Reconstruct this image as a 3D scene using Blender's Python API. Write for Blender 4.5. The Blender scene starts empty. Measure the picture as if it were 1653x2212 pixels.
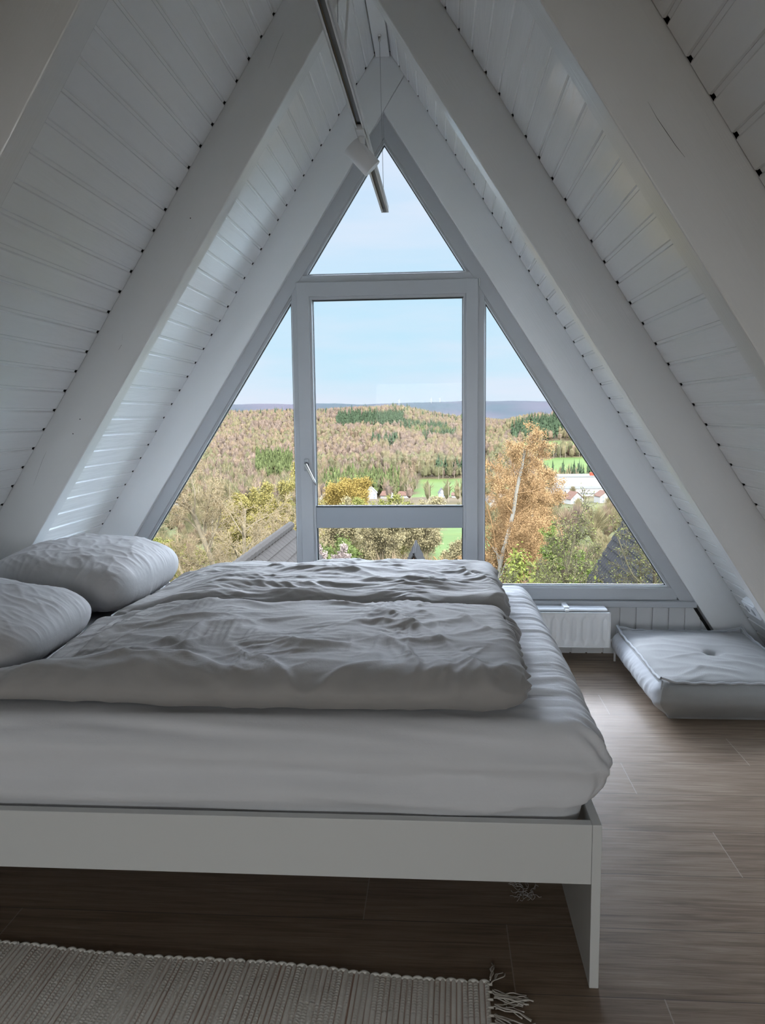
import bpy, bmesh, math, random
import numpy as np
from mathutils import Vector, Matrix

C = bpy.context.scene.collection
S = bpy.context.scene
PI = math.pi

# ------------------------------------------------------------------ helpers
def tag(o, label=None, cat=None, group=None, kind=None):
    if label: o['label'] = label
    if cat: o['category'] = cat
    if group: o['group'] = group
    if kind: o['kind'] = kind
    return o

def empty(name, loc=(0, 0, 0), rz=0.0):
    o = bpy.data.objects.new(name, None)
    o.location = loc; o.rotation_euler = (0, 0, rz); o.empty_display_size = .1
    C.objects.link(o)
    return o

def link(name, me, mat=None, parent=None):
    o = bpy.data.objects.new(name, me)
    C.objects.link(o)
    if mat is not None:
        for m in (mat if isinstance(mat, (list, tuple)) else [mat]):
            me.materials.append(m)
    if parent is not None: o.parent = parent
    return o

def npmesh(name, V, F, mat=None, parent=None, smooth=True, col=None, mi=None):
    """mesh from numpy arrays; F = (n,3) or (n,4) array, or a list of such arrays"""
    V = np.asarray(V, np.float32).reshape(-1, 3)
    Fs = [np.asarray(f, np.int32) for f in (F if isinstance(F, list) else [F]) if len(f)]
    me = bpy.data.meshes.new(name)
    me.vertices.add(len(V)); me.vertices.foreach_set('co', V.ravel())
    nl = sum(f.size for f in Fs); npol = sum(len(f) for f in Fs)
    me.loops.add(nl); me.polygons.add(npol)
    me.loops.foreach_set('vertex_index', np.concatenate([f.ravel() for f in Fs]))
    tot = np.concatenate([np.full(len(f), f.shape[1], np.int32) for f in Fs])
    st = np.concatenate([[0], np.cumsum(tot)[:-1]]).astype(np.int32)
    me.polygons.foreach_set('loop_start', st)
    if mi is not None: me.polygons.foreach_set('material_index', np.asarray(mi, np.int32))
    me.update(calc_edges=True)
    me.polygons.foreach_set('use_smooth', np.full(npol, bool(smooth)))
    if col is not None:
        a = me.color_attributes.new('col', 'FLOAT_COLOR', 'POINT')
        c = np.ones((len(V), 4), np.float32); c[:, :3] = col
        a.data.foreach_set('color', c.ravel())
    me.validate()
    return link(name, me, mat, parent)

class MB:
    """collects simple shapes into ONE mesh"""
    def __init__(self): self.v = []; self.f = []
    def add(self, v, f):
        b = len(self.v); self.v += [tuple(p) for p in v]; self.f += [tuple(i + b for i in q) for q in f]; return self
    def box(self, x0, x1, y0, y1, z0, z1):
        v = [(x, y, z) for x in (x0, x1) for y in (y0, y1) for z in (z0, z1)]
        return self.add(v, [(0, 1, 3, 2), (4, 6, 7, 5), (0, 4, 5, 1), (2, 3, 7, 6), (0, 2, 6, 4), (1, 5, 7, 3)])
    def prism(self, poly, y0, y1):
        """polygon in x,z extruded along y"""
        n = len(poly)
        v = [(x, y0, z) for x, z in poly] + [(x, y1, z) for x, z in poly]
        f = [tuple(range(n)), tuple(range(2 * n - 1, n - 1, -1))] + [(i, i + n, (i + 1) % n + n, (i + 1) % n) for i in range(n)]
        return self.add(v, f)
    def tube(self, pts, r, n=8, cap=True):
        pts = [Vector(p) for p in pts]; rs = r if isinstance(r, (list, tuple)) else [r] * len(pts)
        v = []; f = []
        up = Vector((0.31, 0.17, 0.93)).normalized()
        for i, p in enumerate(pts):
            d = (pts[min(i + 1, len(pts) - 1)] - pts[max(i - 1, 0)]).normalized()
            if abs(d.dot(up)) > .97: up2 = Vector((1, 0, 0))
            else: up2 = up
            a = d.cross(up2).normalized(); b = d.cross(a)
            for k in range(n):
                t = 2 * PI * k / n
                v.append(p + (a * math.cos(t) + b * math.sin(t)) * rs[i])
        for i in range(len(pts) - 1):
            for k in range(n):
                f.append((i * n + k, i * n + (k + 1) % n, (i + 1) * n + (k + 1) % n, (i + 1) * n + k))
        if cap:
            f.append(tuple(range(n - 1, -1, -1))); f.append(tuple(range((len(pts) - 1) * n, len(pts) * n)))
        return self.add(v, f)
    def build(self, name, mat, parent=None, bevel=0.0, smooth=False, seg=2):
        me = bpy.data.meshes.new(name)
        me.from_pydata(self.v, [], self.f)
        bm = bmesh.new(); bm.from_mesh(me)
        bmesh.ops.recalc_face_normals(bm, faces=bm.faces)
        if bevel > 0:
            bmesh.ops.bevel(bm, geom=[e for e in bm.edges if e.calc_face_angle(0) > .5], offset=bevel, segments=seg, profile=.5, affect='EDGES')
        bm.to_mesh(me); bm.free()
        if smooth:
            me.polygons.foreach_set('use_smooth', np.full(len(me.polygons), True))
        return link(name, me, mat, parent)

# ------------------------------------------------------------------ numpy noise
def _hash(ix, iy, seed):
    h = (ix.astype(np.int64) * 374761393 + iy.astype(np.int64) * 668265263 + seed * 1274126177) & 0xFFFFFFFF
    h = ((h ^ (h >> 13)) * 1274126177) & 0xFFFFFFFF
    h = (h ^ (h >> 16)) & 0xFFFFFFFF
    return h.astype(np.float64) / 4294967295.0

def pn(x, y, seed=0):
    """2-D gradient noise, about -0.7..0.7"""
    x = np.asarray(x, np.float64); y = np.asarray(y, np.float64)
    ix = np.floor(x); iy = np.floor(y); fx = x - ix; fy = y - iy
    u = fx ** 3 * (fx * (fx * 6 - 15) + 10); v = fy ** 3 * (fy * (fy * 6 - 15) + 10)
    def g(dx, dy):
        a = _hash(ix + dx, iy + dy, seed) * 2 * PI
        return np.cos(a) * (fx - dx) + np.sin(a) * (fy - dy)
    return (g(0, 0) * (1 - u) + g(1, 0) * u) * (1 - v) + (g(0, 1) * (1 - u) + g(1, 1) * u) * v

def fbm(x, y, seed=0, o=4):
    r = 0; a = 1.0
    for i in range(o):
        r = r + a * pn(x * 2 ** i, y * 2 ** i, seed + i * 17); a *= .5
    return r

def ridged(x, y, seed=0, sharp=1.0):
    """sharp narrow crests, 0..1"""
    n = 1 - np.abs(pn(x, y, seed)) * 2.2
    return np.clip(n, 0, 1) ** (2 * sharp)

def seg_dist(x, y, pts):
    """distance to a polyline and the position along it 0..1"""
    pts = np.asarray(pts, float)
    L = np.concatenate([[0], np.cumsum(np.linalg.norm(np.diff(pts, axis=0), axis=1))])
    best = np.full(np.shape(x), 1e9); tt = np.zeros(np.shape(x)); sg = np.zeros(np.shape(x))
    for i in range(len(pts) - 1):
        a, b = pts[i], pts[i + 1]; d = b - a; l2 = d @ d
        t = np.clip(((x - a[0]) * d[0] + (y - a[1]) * d[1]) / l2, 0, 1)
        qx = x - a[0] - t * d[0]; qy = y - a[1] - t * d[1]
        q = np.hypot(qx, qy)
        m = q < best
        best = np.where(m, q, best); tt = np.where(m, (L[i] + t * math.sqrt(l2)) / L[-1], tt)
        sg = np.where(m, np.sign(d[0] * qy - d[1] * qx), sg)
    return best, tt, sg

# ------------------------------------------------------------------ materials
def mat(name, base, rough=.5, metal=0.0, spec=.5, **k):
    m = bpy.data.materials.new(name); m.use_nodes = True
    b = m.node_tree.nodes['Principled BSDF']
    b.inputs['Base Color'].default_value = (*base, 1); b.inputs['Roughness'].default_value = rough
    b.inputs['Metallic'].default_value = metal; b.inputs['Specular IOR Level'].default_value = spec
    for kk, v in k.items(): b.inputs[kk].default_value = v
    return m

def nodes(m): return m.node_tree.nodes, m.node_tree.links, m.node_tree.nodes['Principled BSDF']

def coord(m, scale=(1, 1, 1), src='Object', rot=(0, 0, 0)):
    n, l, b = nodes(m)
    t = n.new('ShaderNodeTexCoord'); p = n.new('ShaderNodeMapping')
    p.inputs['Scale'].default_value = scale; p.inputs['Rotation'].default_value = rot
    l.new(t.outputs[src], p.inputs['Vector']); return p.outputs['Vector']

def noise(m, vec, scale=5, detail=4, rough=.5, dist=0):
    n, l, b = nodes(m)
    t = n.new('ShaderNodeTexNoise'); t.inputs['Scale'].default_value = scale; t.inputs['Detail'].default_value = detail
    t.inputs['Roughness'].default_value = rough; t.inputs['Distortion'].default_value = dist
    l.new(vec, t.inputs['Vector']); return t.outputs['Fac']

def ramp(m, fac, stops):
    n, l, b = nodes(m)
    r = n.new('ShaderNodeValToRGB'); e = r.color_ramp.elements
    while len(e) < len(stops): e.new(.5)
    for i, (p, c) in enumerate(stops): e[i].position = p; e[i].color = (*c, 1)
    l.new(fac, r.inputs['Fac']); return r.outputs['Color']

def bump(m, h, strength=.2, dist=.01, prev=None):
    n, l, b = nodes(m)
    u = n.new('ShaderNodeBump'); u.inputs['Strength'].default_value = strength; u.inputs['Distance'].default_value = dist
    l.new(h, u.inputs['Height'])
    if prev is not None: l.new(prev, u.inputs['Normal'])
    l.new(u.outputs['Normal'], b.inputs['Normal']); return u.outputs['Normal']

def mixc(m, fac, a, c, mode='MIX'):
    n, l, b = nodes(m)
    x = n.new('ShaderNodeMix'); x.data_type = 'RGBA'; x.blend_type = mode
    if isinstance(fac, (int, float)): x.inputs['Factor'].default_value = fac
    else: l.new(fac, x.inputs['Factor'])
    for s, v in (('A', a), ('B', c)):
        i = [q for q in x.inputs if q.name == s and q.type == 'RGBA'][0]
        if isinstance(v, tuple): i.default_value = (*v, 1)
        else: l.new(v, i)
    return [q for q in x.outputs if q.type == 'RGBA'][0]

def setcol(m, out): n, l, b = nodes(m); l.new(out, b.inputs['Base Color'])

def math_(m, op, a, c=0.0, d=None):
    n, l, b = nodes(m)
    x = n.new('ShaderNodeMath'); x.operation = op
    for i, v in enumerate((a, c, d)):
        if v is None: continue
        if isinstance(v, (int, float)): x.inputs[i].default_value = v
        else: l.new(v, x.inputs[i])
    return x.outputs[0]

# white lacquered softwood (boards), painted beams, window paint
M_board = mat('white_lacquered_boards', (.89, .895, .90), .19, spec=.9)
v = coord(M_board, (9, .8, 9)); h1 = noise(M_board, v, 3.0, 3, .55, .6)
v2 = coord(M_board, (60, 3, 60)); h2 = noise(M_board, v2, 2.0, 2)
b1 = bump(M_board, h1, .22, .012); bump(M_board, h2, .10, .003, b1)
M_beam = mat('white_painted_timber', (.82, .83, .835), .24, spec=.6)
v = coord(M_beam, (1.2, 40, 40)); h = noise(M_beam, v, 3, 4, .6, .3); b1 = bump(M_beam, h, .22, .004)
v = coord(M_beam, (.8, 3, 3)); bump(M_beam, noise(M_beam, v, 2.5, 2), .15, .02, b1)
M_gable = mat('white_painted_gable_boards', (.76, .77, .78), .45)
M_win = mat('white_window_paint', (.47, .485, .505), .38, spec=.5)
bump(M_win, noise(M_win, coord(M_win, (1, 1, 1)), 9, 2), .02, .006)
M_rubber = mat('dark_glazing_gasket', (.035, .045, .055), .5)
M_bead = mat('pale_glazing_bead', (.80, .83, .86), .30)
M_void = mat('dark_roof_void', (.02, .02, .02), .9)
M_metal = mat('brushed_steel', (.62, .62, .60), .28, 1.0)
M_whitemetal = mat('white_powder_coat', (.82, .83, .84), .40)
M_track_in = mat('grey_track_channel', (.30, .31, .33), .45)
M_plastic = mat('white_plastic', (.86, .87, .89), .30)
M_black = mat('black_plastic', (.02, .02, .022), .4)
M_rad = mat('white_radiator_enamel', (.83, .84, .85), .33)
M_bed = mat('white_foil_bed_frame', (.69, .705, .70), .42)
M_roofout = mat('dark_roof_slates', (.06, .06, .065), .8)

# bedding
def fabric(name, col, rough=.85, weave=900, bumps=.25, sheen=.25, mott=.06):
    m = mat(name, col, rough, spec=.2)
    n, l, b = nodes(m)
    b.inputs['Sheen Weight'].default_value = sheen; b.inputs['Sheen Roughness'].default_value = .5
    v = coord(m)
    c = noise(m, v, 6, 4, .6)
    d = tuple(x * (1 - mott) for x in col); e = tuple(min(1, x * (1 + mott)) for x in col)
    setcol(m, ramp(m, c, [(.3, d), (.7, e)]))
    if weave:
        h = noise(m, v, weave, 2, .6)
        p = bump(m, h, bumps, .0006)
        bump(m, noise(m, v, 45, 3, .6), .18, .004, p)
    return m
M_duvet = fabric('taupe_grey_cotton_sateen', (.375, .365, .355), .66, 700, .2, .10)
M_pillow = fabric('taupe_grey_pillow_cotton', (.43, .42, .42), .64, 700, .2, .10)
M_sheet = fabric('white_cotton_jersey_sheet', (.72, .735, .77), .85, 500, .25, .15, .02)
M_pouf = fabric('oatmeal_linen_twill', (.31, .31, .305), .9, 0, .3, .2, .05)
n, l, b = nodes(M_pouf)
v = coord(M_pouf, (1, 1, 1), 'Object', (.6, .5, .6))
w = n.new('ShaderNodeTexWave'); w.inputs['Scale'].default_value = 170; w.inputs['Distortion'].default_value = 1.2; w.inputs['Detail'].default_value = 2
l.new(v, w.inputs['Vector'])
p = bump(M_pouf, w.outputs['Fac'], .35, .0015); bump(M_pouf, noise(M_pouf, coord(M_pouf), 260, 3, .7), .4, .0015, p)
M_pouf_side = fabric('white_linen_pouf_side', (.42, .43, .45), .9, 420, .35, .2, .04)
M_rug = mat('ecru_cotton_rug', (.62, .60, .56), .95, spec=.1)
n, l, b = nodes(M_rug)
at = n.new('ShaderNodeAttribute'); at.attribute_name = 'col'
c = noise(M_rug, coord(M_rug), 30, 3)
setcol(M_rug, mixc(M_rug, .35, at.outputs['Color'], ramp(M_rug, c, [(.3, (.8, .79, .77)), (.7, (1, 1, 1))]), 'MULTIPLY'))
bump(M_rug, noise(M_rug, coord(M_rug), 350, 3, .7), .4, .002)
M_fringe = mat('cotton_fringe', (.66, .63, .58), .95, spec=.1)

# oak laminate floor: rows run along X, 244 mm wide
M_floor = mat('oak_laminate', (.3, .24, .19), .5, spec=.22)
n, l, b = nodes(M_floor)
tc = n.new('ShaderNodeTexCoord'); sep = n.new('ShaderNodeSeparateXYZ'); l.new(tc.outputs['Object'], sep.inputs[0])
ROW, Y0, PL = .2436, 1.6535, 1.29
ry = math_(M_floor, 'DIVIDE', math_(M_floor, 'SUBTRACT', sep.outputs['Y'], Y0), ROW)
row = math_(M_floor, 'FLOOR', ry); fy = math_(M_floor, 'FRACT', ry)
# end joints measured per row (rows 0..6 away from the camera), else a third-offset
offs = {-1: .50, 0: .17, 1: -.20, 2: .85, 3: 1.55, 4: .677, 5: 1.147, 6: .30, 7: .74, 8: 1.2, 9: .45, 10: 1.0}
crow = n.new('ShaderNodeFloatCurve') if False else None
off = math_(M_floor, 'MULTIPLY', math_(M_floor, 'FRACT', math_(M_floor, 'MULTIPLY', row, .3819)), PL)
for r_, o_ in offs.items():
    eq = math_(M_floor, 'COMPARE', row, float(r_), .1)
    cur = math_(M_floor, 'MULTIPLY', off, math_(M_floor, 'SUBTRACT', 1.0, eq))
    off = math_(M_floor, 'ADD', cur, math_(M_floor, 'MULTIPLY', eq, o_))
rx = math_(M_floor, 'DIVIDE', math_(M_floor, 'SUBTRACT', sep.outputs['X'], off), PL)
colm = math_(M_floor, 'FLOOR', rx); fx = math_(M_floor, 'FRACT', rx)
wn = n.new('ShaderNodeTexWhiteNoise'); wn.noise_dimensions = '2D'
cb = n.new('ShaderNodeCombineXYZ'); l.new(row, cb.inputs[0]); l.new(colm, cb.inputs[1]); l.new(cb.outputs[0], wn.inputs['Vector'])
cb2 = n.new('ShaderNodeCombineXYZ')
l.new(math_(M_floor, 'ADD', sep.outputs['X'], math_(M_floor, 'MULTIPLY', wn.outputs['Value'], 37.0)), cb2.inputs[0])
l.new(sep.outputs['Y'], cb2.inputs[1]); l.new(math_(M_floor, 'MULTIPLY', wn.outputs['Value'], 11.0), cb2.inputs[2])
mp = n.new('ShaderNodeMapping'); mp.inputs['Scale'].default_value = (1.3, 26, 1); l.new(cb2.outputs[0], mp.inputs['Vector'])
g1 = noise(M_floor, mp.outputs['Vector'], 2.2, 6, .62, .9)
mp2 = n.new('ShaderNodeMapping'); mp2.inputs['Scale'].default_value = (4, 190, 1); l.new(cb2.outputs[0], mp2.inputs['Vector'])
g2 = noise(M_floor, mp2.outputs['Vector'], 2.0, 4, .6, .2)
mp3 = n.new('ShaderNodeMapping'); mp3.inputs['Scale'].default_value = (.9, 5.5, 1); l.new(cb2.outputs[0], mp3.inputs['Vector'])
g3 = noise(M_floor, mp3.outputs['Vector'], 2.4, 3, .5, 1.5)
col = ramp(M_floor, g1, [(.28, (.185, .128, .088)), (.5, (.290, .218, .160)), (.72, (.37, .292, .224))])
col = mixc(M_floor, .55, col, ramp(M_floor, g2, [(.35, (.62, .58, .55)), (.6, (1, 1, 1))]), 'MULTIPLY')
col = mixc(M_floor, .5, col, ramp(M_floor, g3, [(.33, (.66, .62, .58)), (.5, (1, 1, 1))]), 'MULTIPLY')
col = mixc(M_floor, .35, col, ramp(M_floor, wn.outputs['Value'], [(0, (.78, .76, .74)), (1, (1, 1, 1))]), 'MULTIPLY')
ey = math_(M_floor, 'LESS_THAN', math_(M_floor, 'MINIMUM', fy, math_(M_floor, 'SUBTRACT', 1.0, fy)), .006)
ex = math_(M_floor, 'LESS_THAN', math_(M_floor, 'MINIMUM', fx, math_(M_floor, 'SUBTRACT', 1.0, fx)), .0011)
col = mixc(M_floor, math_(M_floor, 'MULTIPLY', ey, .75), col, (.09, .07, .055))
col = mixc(M_floor, math_(M_floor, 'MULTIPLY', ex, .5), col, (.50, .43, .36))
setcol(M_floor, col)
l.new(math_(M_floor, 'MULTIPLY_ADD', g1, .22, .42), b.inputs['Roughness'])
p = bump(M_floor, g2, .30, .0016); bump(M_floor, g1, .22, .003, p)

# glass: a clear pane with a weak reflection
def glass(name, tint=(1, 1, 1)):
    m = bpy.data.materials.new(name); m.use_nodes = True
    n = m.node_tree.nodes; l = m.node_tree.links; n.remove(n['Principled BSDF'])
    o = n['Material Output']; t = n.new('ShaderNodeBsdfTransparent'); t.inputs[0].default_value = (*tint, 1)
    g = n.new('ShaderNodeBsdfGlossy'); g.inputs['Roughness'].default_value = .0
    f = n.new('ShaderNodeFresnel'); f.inputs['IOR'].default_value = 1.10
    x = n.new('ShaderNodeMixShader'); l.new(f.outputs[0], x.inputs[0]); l.new(t.outputs[0], x.inputs[1]); l.new(g.outputs[0], x.inputs[2])
    l.new(x.outputs[0], o.inputs[0]); return m
M_glass = glass('window_glass')

# ------------------------------------------------------------------ the A-frame shell
A = math.radians(57.163); XR, ZR = -.2771, 3.1711          # slope angle, ridge of the boarding
cA, sA = math.cos(A), math.sin(A)
RD = .174                                                   # rafter depth
BAYS = {'rear': (-5.0, .4145), 'near': (.4995, 1.676), 'mid': (1.761, 2.9375), 'front': (3.0225, 4.2)}
YG0, YG1 = 4.2, 4.30
PITCH = .08615

def slope_frame(side):
    """local axes: X along the slope downwards, Y = room depth, Z = inward normal"""
    ex = Vector((side * cA, 0, -sA)); ey = Vector((0, 1, 0)); ez = Vector((-side * sA, 0, -cA))
    if ex.cross(ey).dot(ez) < 0: pass
    M = Matrix((ex, ey, ez)).transposed().to_4x4(); M.translation = Vector((XR, 0, ZR)); return M

def P2(side, s, off): return (XR + side * (s * cA - off * sA), ZR - s * sA - off * cA)

def boards(side, y0, y1, phase, seed):
    """one bay of tongue-and-groove boarding: every board drawn with its chamfers and tongue, cut a little short of the rafters"""
    rng = random.Random(seed)
    mb = MB(); smax = ZR / sA
    k = 0; s = phase - PITCH
    while s < smax:
        a = max(s, .036); b_ = min(s + PITCH, smax)
        if b_ - a > .01:
            e0 = y0 + (.0005 + rng.random() * .0015 if y0 > 0 else 0); e1 = y1 - .0006 - rng.random() * (.0020 if rng.random() < .5 else .0008) - (.0016 if seed % 2 == 0 and y1 > 1 else 0)
            w = a + .0085; q = b_ - .0018
            prof = [(w, -.004), (w + .0035, 0.0), (q - .0035, 0.0), (q, -.004), (q, -.015), (w, -.015)]
            n0 = len(prof)
            mb.add([(x, e0, z) for x, z in prof] + [(x, e1, z) for x, z in prof],
                   [tuple(range(n0)), tuple(range(2 * n0 - 1, n0 - 1, -1))] + [(i, i + n0, (i + 1) % n0 + n0, (i + 1) % n0) for i in range(n0)])
            # the tongue strip lies back in the groove and stops short of the rafter
            t0 = e0; t1 = e1 - .006 - rng.random() * .004
            mb.box(a - .003, w + .001, t0, t1, -.014, -.0062)
        s += PITCH; k += 1
    return mb

phases = {('mid', -1): .0269, ('mid', 1): .0366, ('front', -1): .0638, ('front', 1): .0623, ('rear', -1): .05, ('rear', 1): .03, ('near', -1): .045, ('near', 1): .03}
for side, nm in ((-1, 'left'), (1, 'right')):
    root = empty('wall_' + nm); root.matrix_world = slope_frame(side)
    tag(root, 'white tongue and groove boarded roof slope on the %s of the attic' % nm, 'wall', None, 'structure')
    for i, (bn, (y0, y1)) in enumerate(BAYS.items()):
        o = boards(side, y0, y1, phases[(bn, side)], 20 + i * 2 + (side < 0)).build('boarding', M_board, root)
    # closed roof build-up behind the boards, seen only through the gaps
    mb = MB(); mb.box(-.2, ZR / sA + .35, -5.05, 4.32, -.26, -.06); mb.box(-.05, ZR / sA + .3, 4.302, 4.318, -.06, .01); mb.box(-.05, ZR / sA + .3, -5.04, -5.01, -.06, .01); mb.build('roof_deck', [M_void], root)
    mb = MB(); mb.box(-.26, ZR / sA + .6, -5.2, 4.42, -.33, -.261); mb.build('roof_covering', [M_roofout], root)

# ridge strip closing the top of the boarding
mb = MB(); mb.box(XR - .036, XR + .036, -5.0, 4.2, ZR - .075, ZR - .062)
tag(mb.build('trim_1', M_board, None, .003), 'flat white ridge board under the peak of the roof', 'trim', None, 'structure')

def line2(side, off):   # point and direction of a slope line
    return np.array(P2(side, 0, off)), np.array([side * cA, -sA])
def isect(l1, l2):
    (p, d), (q, e) = l1, l2
    t = np.linalg.solve(np.array([d, -e]).T, q - p); return tuple(p + d * t[0])
floor_l = (np.array([0., 0.]), np.array([1., 0.]))

def rafter(side, y0, y1, depth, through, label):
    """the through rafter runs on to the far boarding, its partner butts against it"""
    outer = line2(side, -.004); inner = line2(side, depth)
    if through: top = line2(-side, -.004)
    else:
        q, d = line2(-side, depth); top = (q + np.array([side * .0012, 0]), d)
    poly = [isect(outer, top), isect(outer, floor_l), isect(inner, floor_l), isect(inner, top)]
    M = slope_frame(side); Mi = M.inverted()
    mb = MB(); mb.prism(poly, y0, y1)
    mb.v = [tuple(Mi @ Vector(p)) for p in mb.v]
    o = mb.build('ceiling_beam', M_beam, None, .004)
    o.matrix_world = M
    return tag(o, label, 'beam', 'white rafters of the roof', 'structure')
rafter(-1, 1.676, 1.761, RD, True, 'white rafter at the top left corner, nearest to the camera')
rafter(1, 1.676, 1.761, RD, False, 'white rough-sawn rafter at the top right corner, nearest to the camera')
rafter(-1, 2.9375, 3.0225, RD, True, 'middle white rafter on the left slope, running down behind the pillows')
rafter(1, 2.9375, 3.0225, RD, False, 'middle white rafter on the right slope, with a bright strip along its edge')
rafter(-1, 4.2, 4.30, RD + .006, True, 'left rafter standing against the gable window frame')
rafter(1, 4.2, 4.30, RD + .006, False, 'right rafter standing against the gable window frame, foot behind the floor cushion')
rafter(-1, .4145, .4995, RD, True, 'left rafter beside the camera')
rafter(1, .4145, .4995, RD, False, 'right rafter beside the camera')

# drying cracks in the painted timber
def crack(beam_, y, pts):
    mb = MB(); w = .0011
    v = []
    for i, (s_, o_) in enumerate(pts):
        q = w * math.sin(PI * (i + .4) / (len(pts) - .2)); v += [(s_ - q, o_ - q * .4), (s_ + q, o_ + q * .4)]
    mb.v = [(a, yy, b_) for yy in (y - .0004, y + .0001) for a, b_ in v]; k = len(v)
    for i in range(0, k - 2, 2): mb.f += [(i, i + 1, i + 3, i + 2), (k + i + 2, k + i + 3, k + i + 1, k + i)]
    mb.build('drying_crack', M_void, beam_)
BL_ = [o for o in bpy.data.objects if o.get('label', '').startswith('middle white rafter on the left')][0]
R0b = [o for o in bpy.data.objects if o.get('label', '').startswith('white rough-sawn')][0]
for pts in ([(.58, .057), (.61, .058), (.639, .062), (.68, .069), (.713, .073)], [(1.797, .080), (1.815, .090), (1.833, .097), (1.857, .096)], [(2.338, .045), (2.37, .047), (2.398, .051), (2.44, .058), (2.485, .065)]):
    crack(BL_, 2.9375, pts)
crack(R0b, 1.676, [(1.433, .102), (1.47, .1035), (1.502, .102), (1.535, .1005), (1.564, .097)])
for s_, o_ in ((2.161, .097), (2.224, .101), (1.30, .09)):
    mb = MB(); mb.tube([(s_, 2.9371, o_), (s_, 2.9376, o_)], .0022, 8); mb.build('nail_hole', M_void, BL_)
# floor
mb = MB(); mb.box(-2.45, 1.95, -5.0, 4.30, -.02, 0.0)
tag(mb.build('floor', M_floor), 'greyish oak plank floor of the attic room', 'floor', None, 'structure')
mb = MB(); mb.box(-2.6, 2.05, -5.05, 4.32, -.24, -.021)
mb.build('floor_slab', M_void, None)['kind'] = 'structure'

# gable wall below the window: vertical boards
wl = empty('wall_front'); tag(wl, 'low white vertical boarding below the gable window sill', 'wall', None, 'structure')
def clip(poly, p0, d, keep):
    out = []; side_ = lambda q: ((q[0] - p0[0]) * d[1] - (q[1] - p0[1]) * d[0]) * keep
    for i in range(len(poly)):
        a, b_ = poly[i], poly[(i + 1) % len(poly)]; sa_, sb_ = side_(a), side_(b_)
        if sa_ >= 0: out.append(a)
        if sa_ * sb_ < 0:
            t = sa_ / (sa_ - sb_); out.append((a[0] + (b_[0] - a[0]) * t, a[1] + (b_[1] - a[1]) * t))
    return out
mb = MB(); x = -2.3; p0_, d0_ = line2(1, RD + .026); kp = 1 if ((0 - p0_[0]) * d0_[1] - (0 - p0_[1]) * d0_[0]) > 0 else -1
while x < 1.75:
    for a_, b_, yf in ((x + .0055, x + .0807, 4.257), (x - .0065, x + .0065, 4.272)):
        pl = clip([(a_, 0), (b_, 0), (b_, .30), (a_, .30)], p0_, d0_, kp)
        if len(pl) > 2: mb.prism(pl, yf, 4.288)
    x += .0862
mb.build('boarding', M_gable, wl)
mb = MB(); mb.box(-2.3, 1.75, 4.29, 4.33, -.24, .36); mb.build('backing', M_void, wl)

# rear gable behind the camera, with an added opening that lets in fill light
wr = empty('wall_back'); tag(wr, 'white rear gable wall behind the camera', 'wall', None, 'structure')
RW = (-1.06, .50, .55, 1.85)      # opening x0,x1,z0,z1
xx = lambda z, s: XR + s * (ZR - z) / math.tan(A)
mb = MB()
mb.prism([(xx(0, -1), 0), (xx(0, 1), 0), (xx(RW[2], 1), RW[2]), (xx(RW[2], -1), RW[2])], -5.0, -4.9)
mb.prism([(xx(RW[2], -1), RW[2]), (RW[0], RW[2]), (RW[0], RW[3]), (xx(RW[3], -1), RW[3])], -5.0, -4.9)
mb.prism([(RW[1], RW[2]), (xx(RW[2], 1), RW[2]), (xx(RW[3], 1), RW[3]), (RW[1], RW[3])], -5.0, -4.9)
mb.prism([(xx(RW[3], -1), RW[3]), (xx(RW[3], 1), RW[3]), (XR, ZR)], -5.0, -4.9)
mb.build('plaster', M_gable, wr)

# ------------------------------------------------------------------ gable window and balcony door
YF = 4.235                                  # front of the fixed frame
w1 = empty('window_1', (0, 0, 0)); tag(w1, 'white timber window frame filling the triangular gable, fixed panes round the balcony door', 'window', None, 'structure')
GO = .262                                   # glass edge, measured from the boarding
def gl(side, off): return line2(side, off)
def hz(z): return (np.array([0., z]), np.array([1., 0.]))
def vt(x): return (np.array([x, 0.]), np.array([0., 1.]))
def ring(mb, outer, inner, y0, y1):
    n = len(outer)
    v = [(x, y0, z) for x, z in outer] + [(x, y0, z) for x, z in inner] + [(x, y1, z) for x, z in outer] + [(x, y1, z) for x, z in inner]
    f = []
    for i in range(n):
        j = (i + 1) % n
        f += [(i, j, j + n, i + n), (i + 2 * n, i + 3 * n, j + 3 * n, j + 2 * n), (i, i + 2 * n, j + 2 * n, j), (i + n, j + n, j + 3 * n, i + 3 * n)]
    return mb.add(v, f)
def inset(poly, d):
    poly = [np.array(p) for p in poly]; n = len(poly); c = sum(poly) / n; L = []
    for i in range(n):
        a, b_ = poly[i], poly[(i + 1) % n]; e = (b_ - a) / np.linalg.norm(b_ - a); nn = np.array([-e[1], e[0]])
        if nn @ (c - a) < 0: nn = -nn
        L.append((a + nn * d, e))
    return [isect(L[i - 1], L[i]) for i in range(n)]
ZT0, ZT1 = 2.009, 2.054                     # transom
XML, XMR = -.788, .250                      # outer edges of the door posts (towards the side panes)
XLL, XLR = -.750, .208                      # door leaf
ZB = .383
tri_top = [isect(gl(-1, GO), gl(1, GO)), isect(gl(1, GO), hz(ZT1)), isect(gl(-1, GO), hz(ZT1))]
tri_l = [isect(gl(-1, GO), vt(XML)), (XML, ZB), isect(gl(-1, GO), hz(ZB))]
tri_r = [isect(gl(1, GO), vt(XMR)), isect(gl(1, GO), hz(ZB)), (XMR, ZB)]
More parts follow.
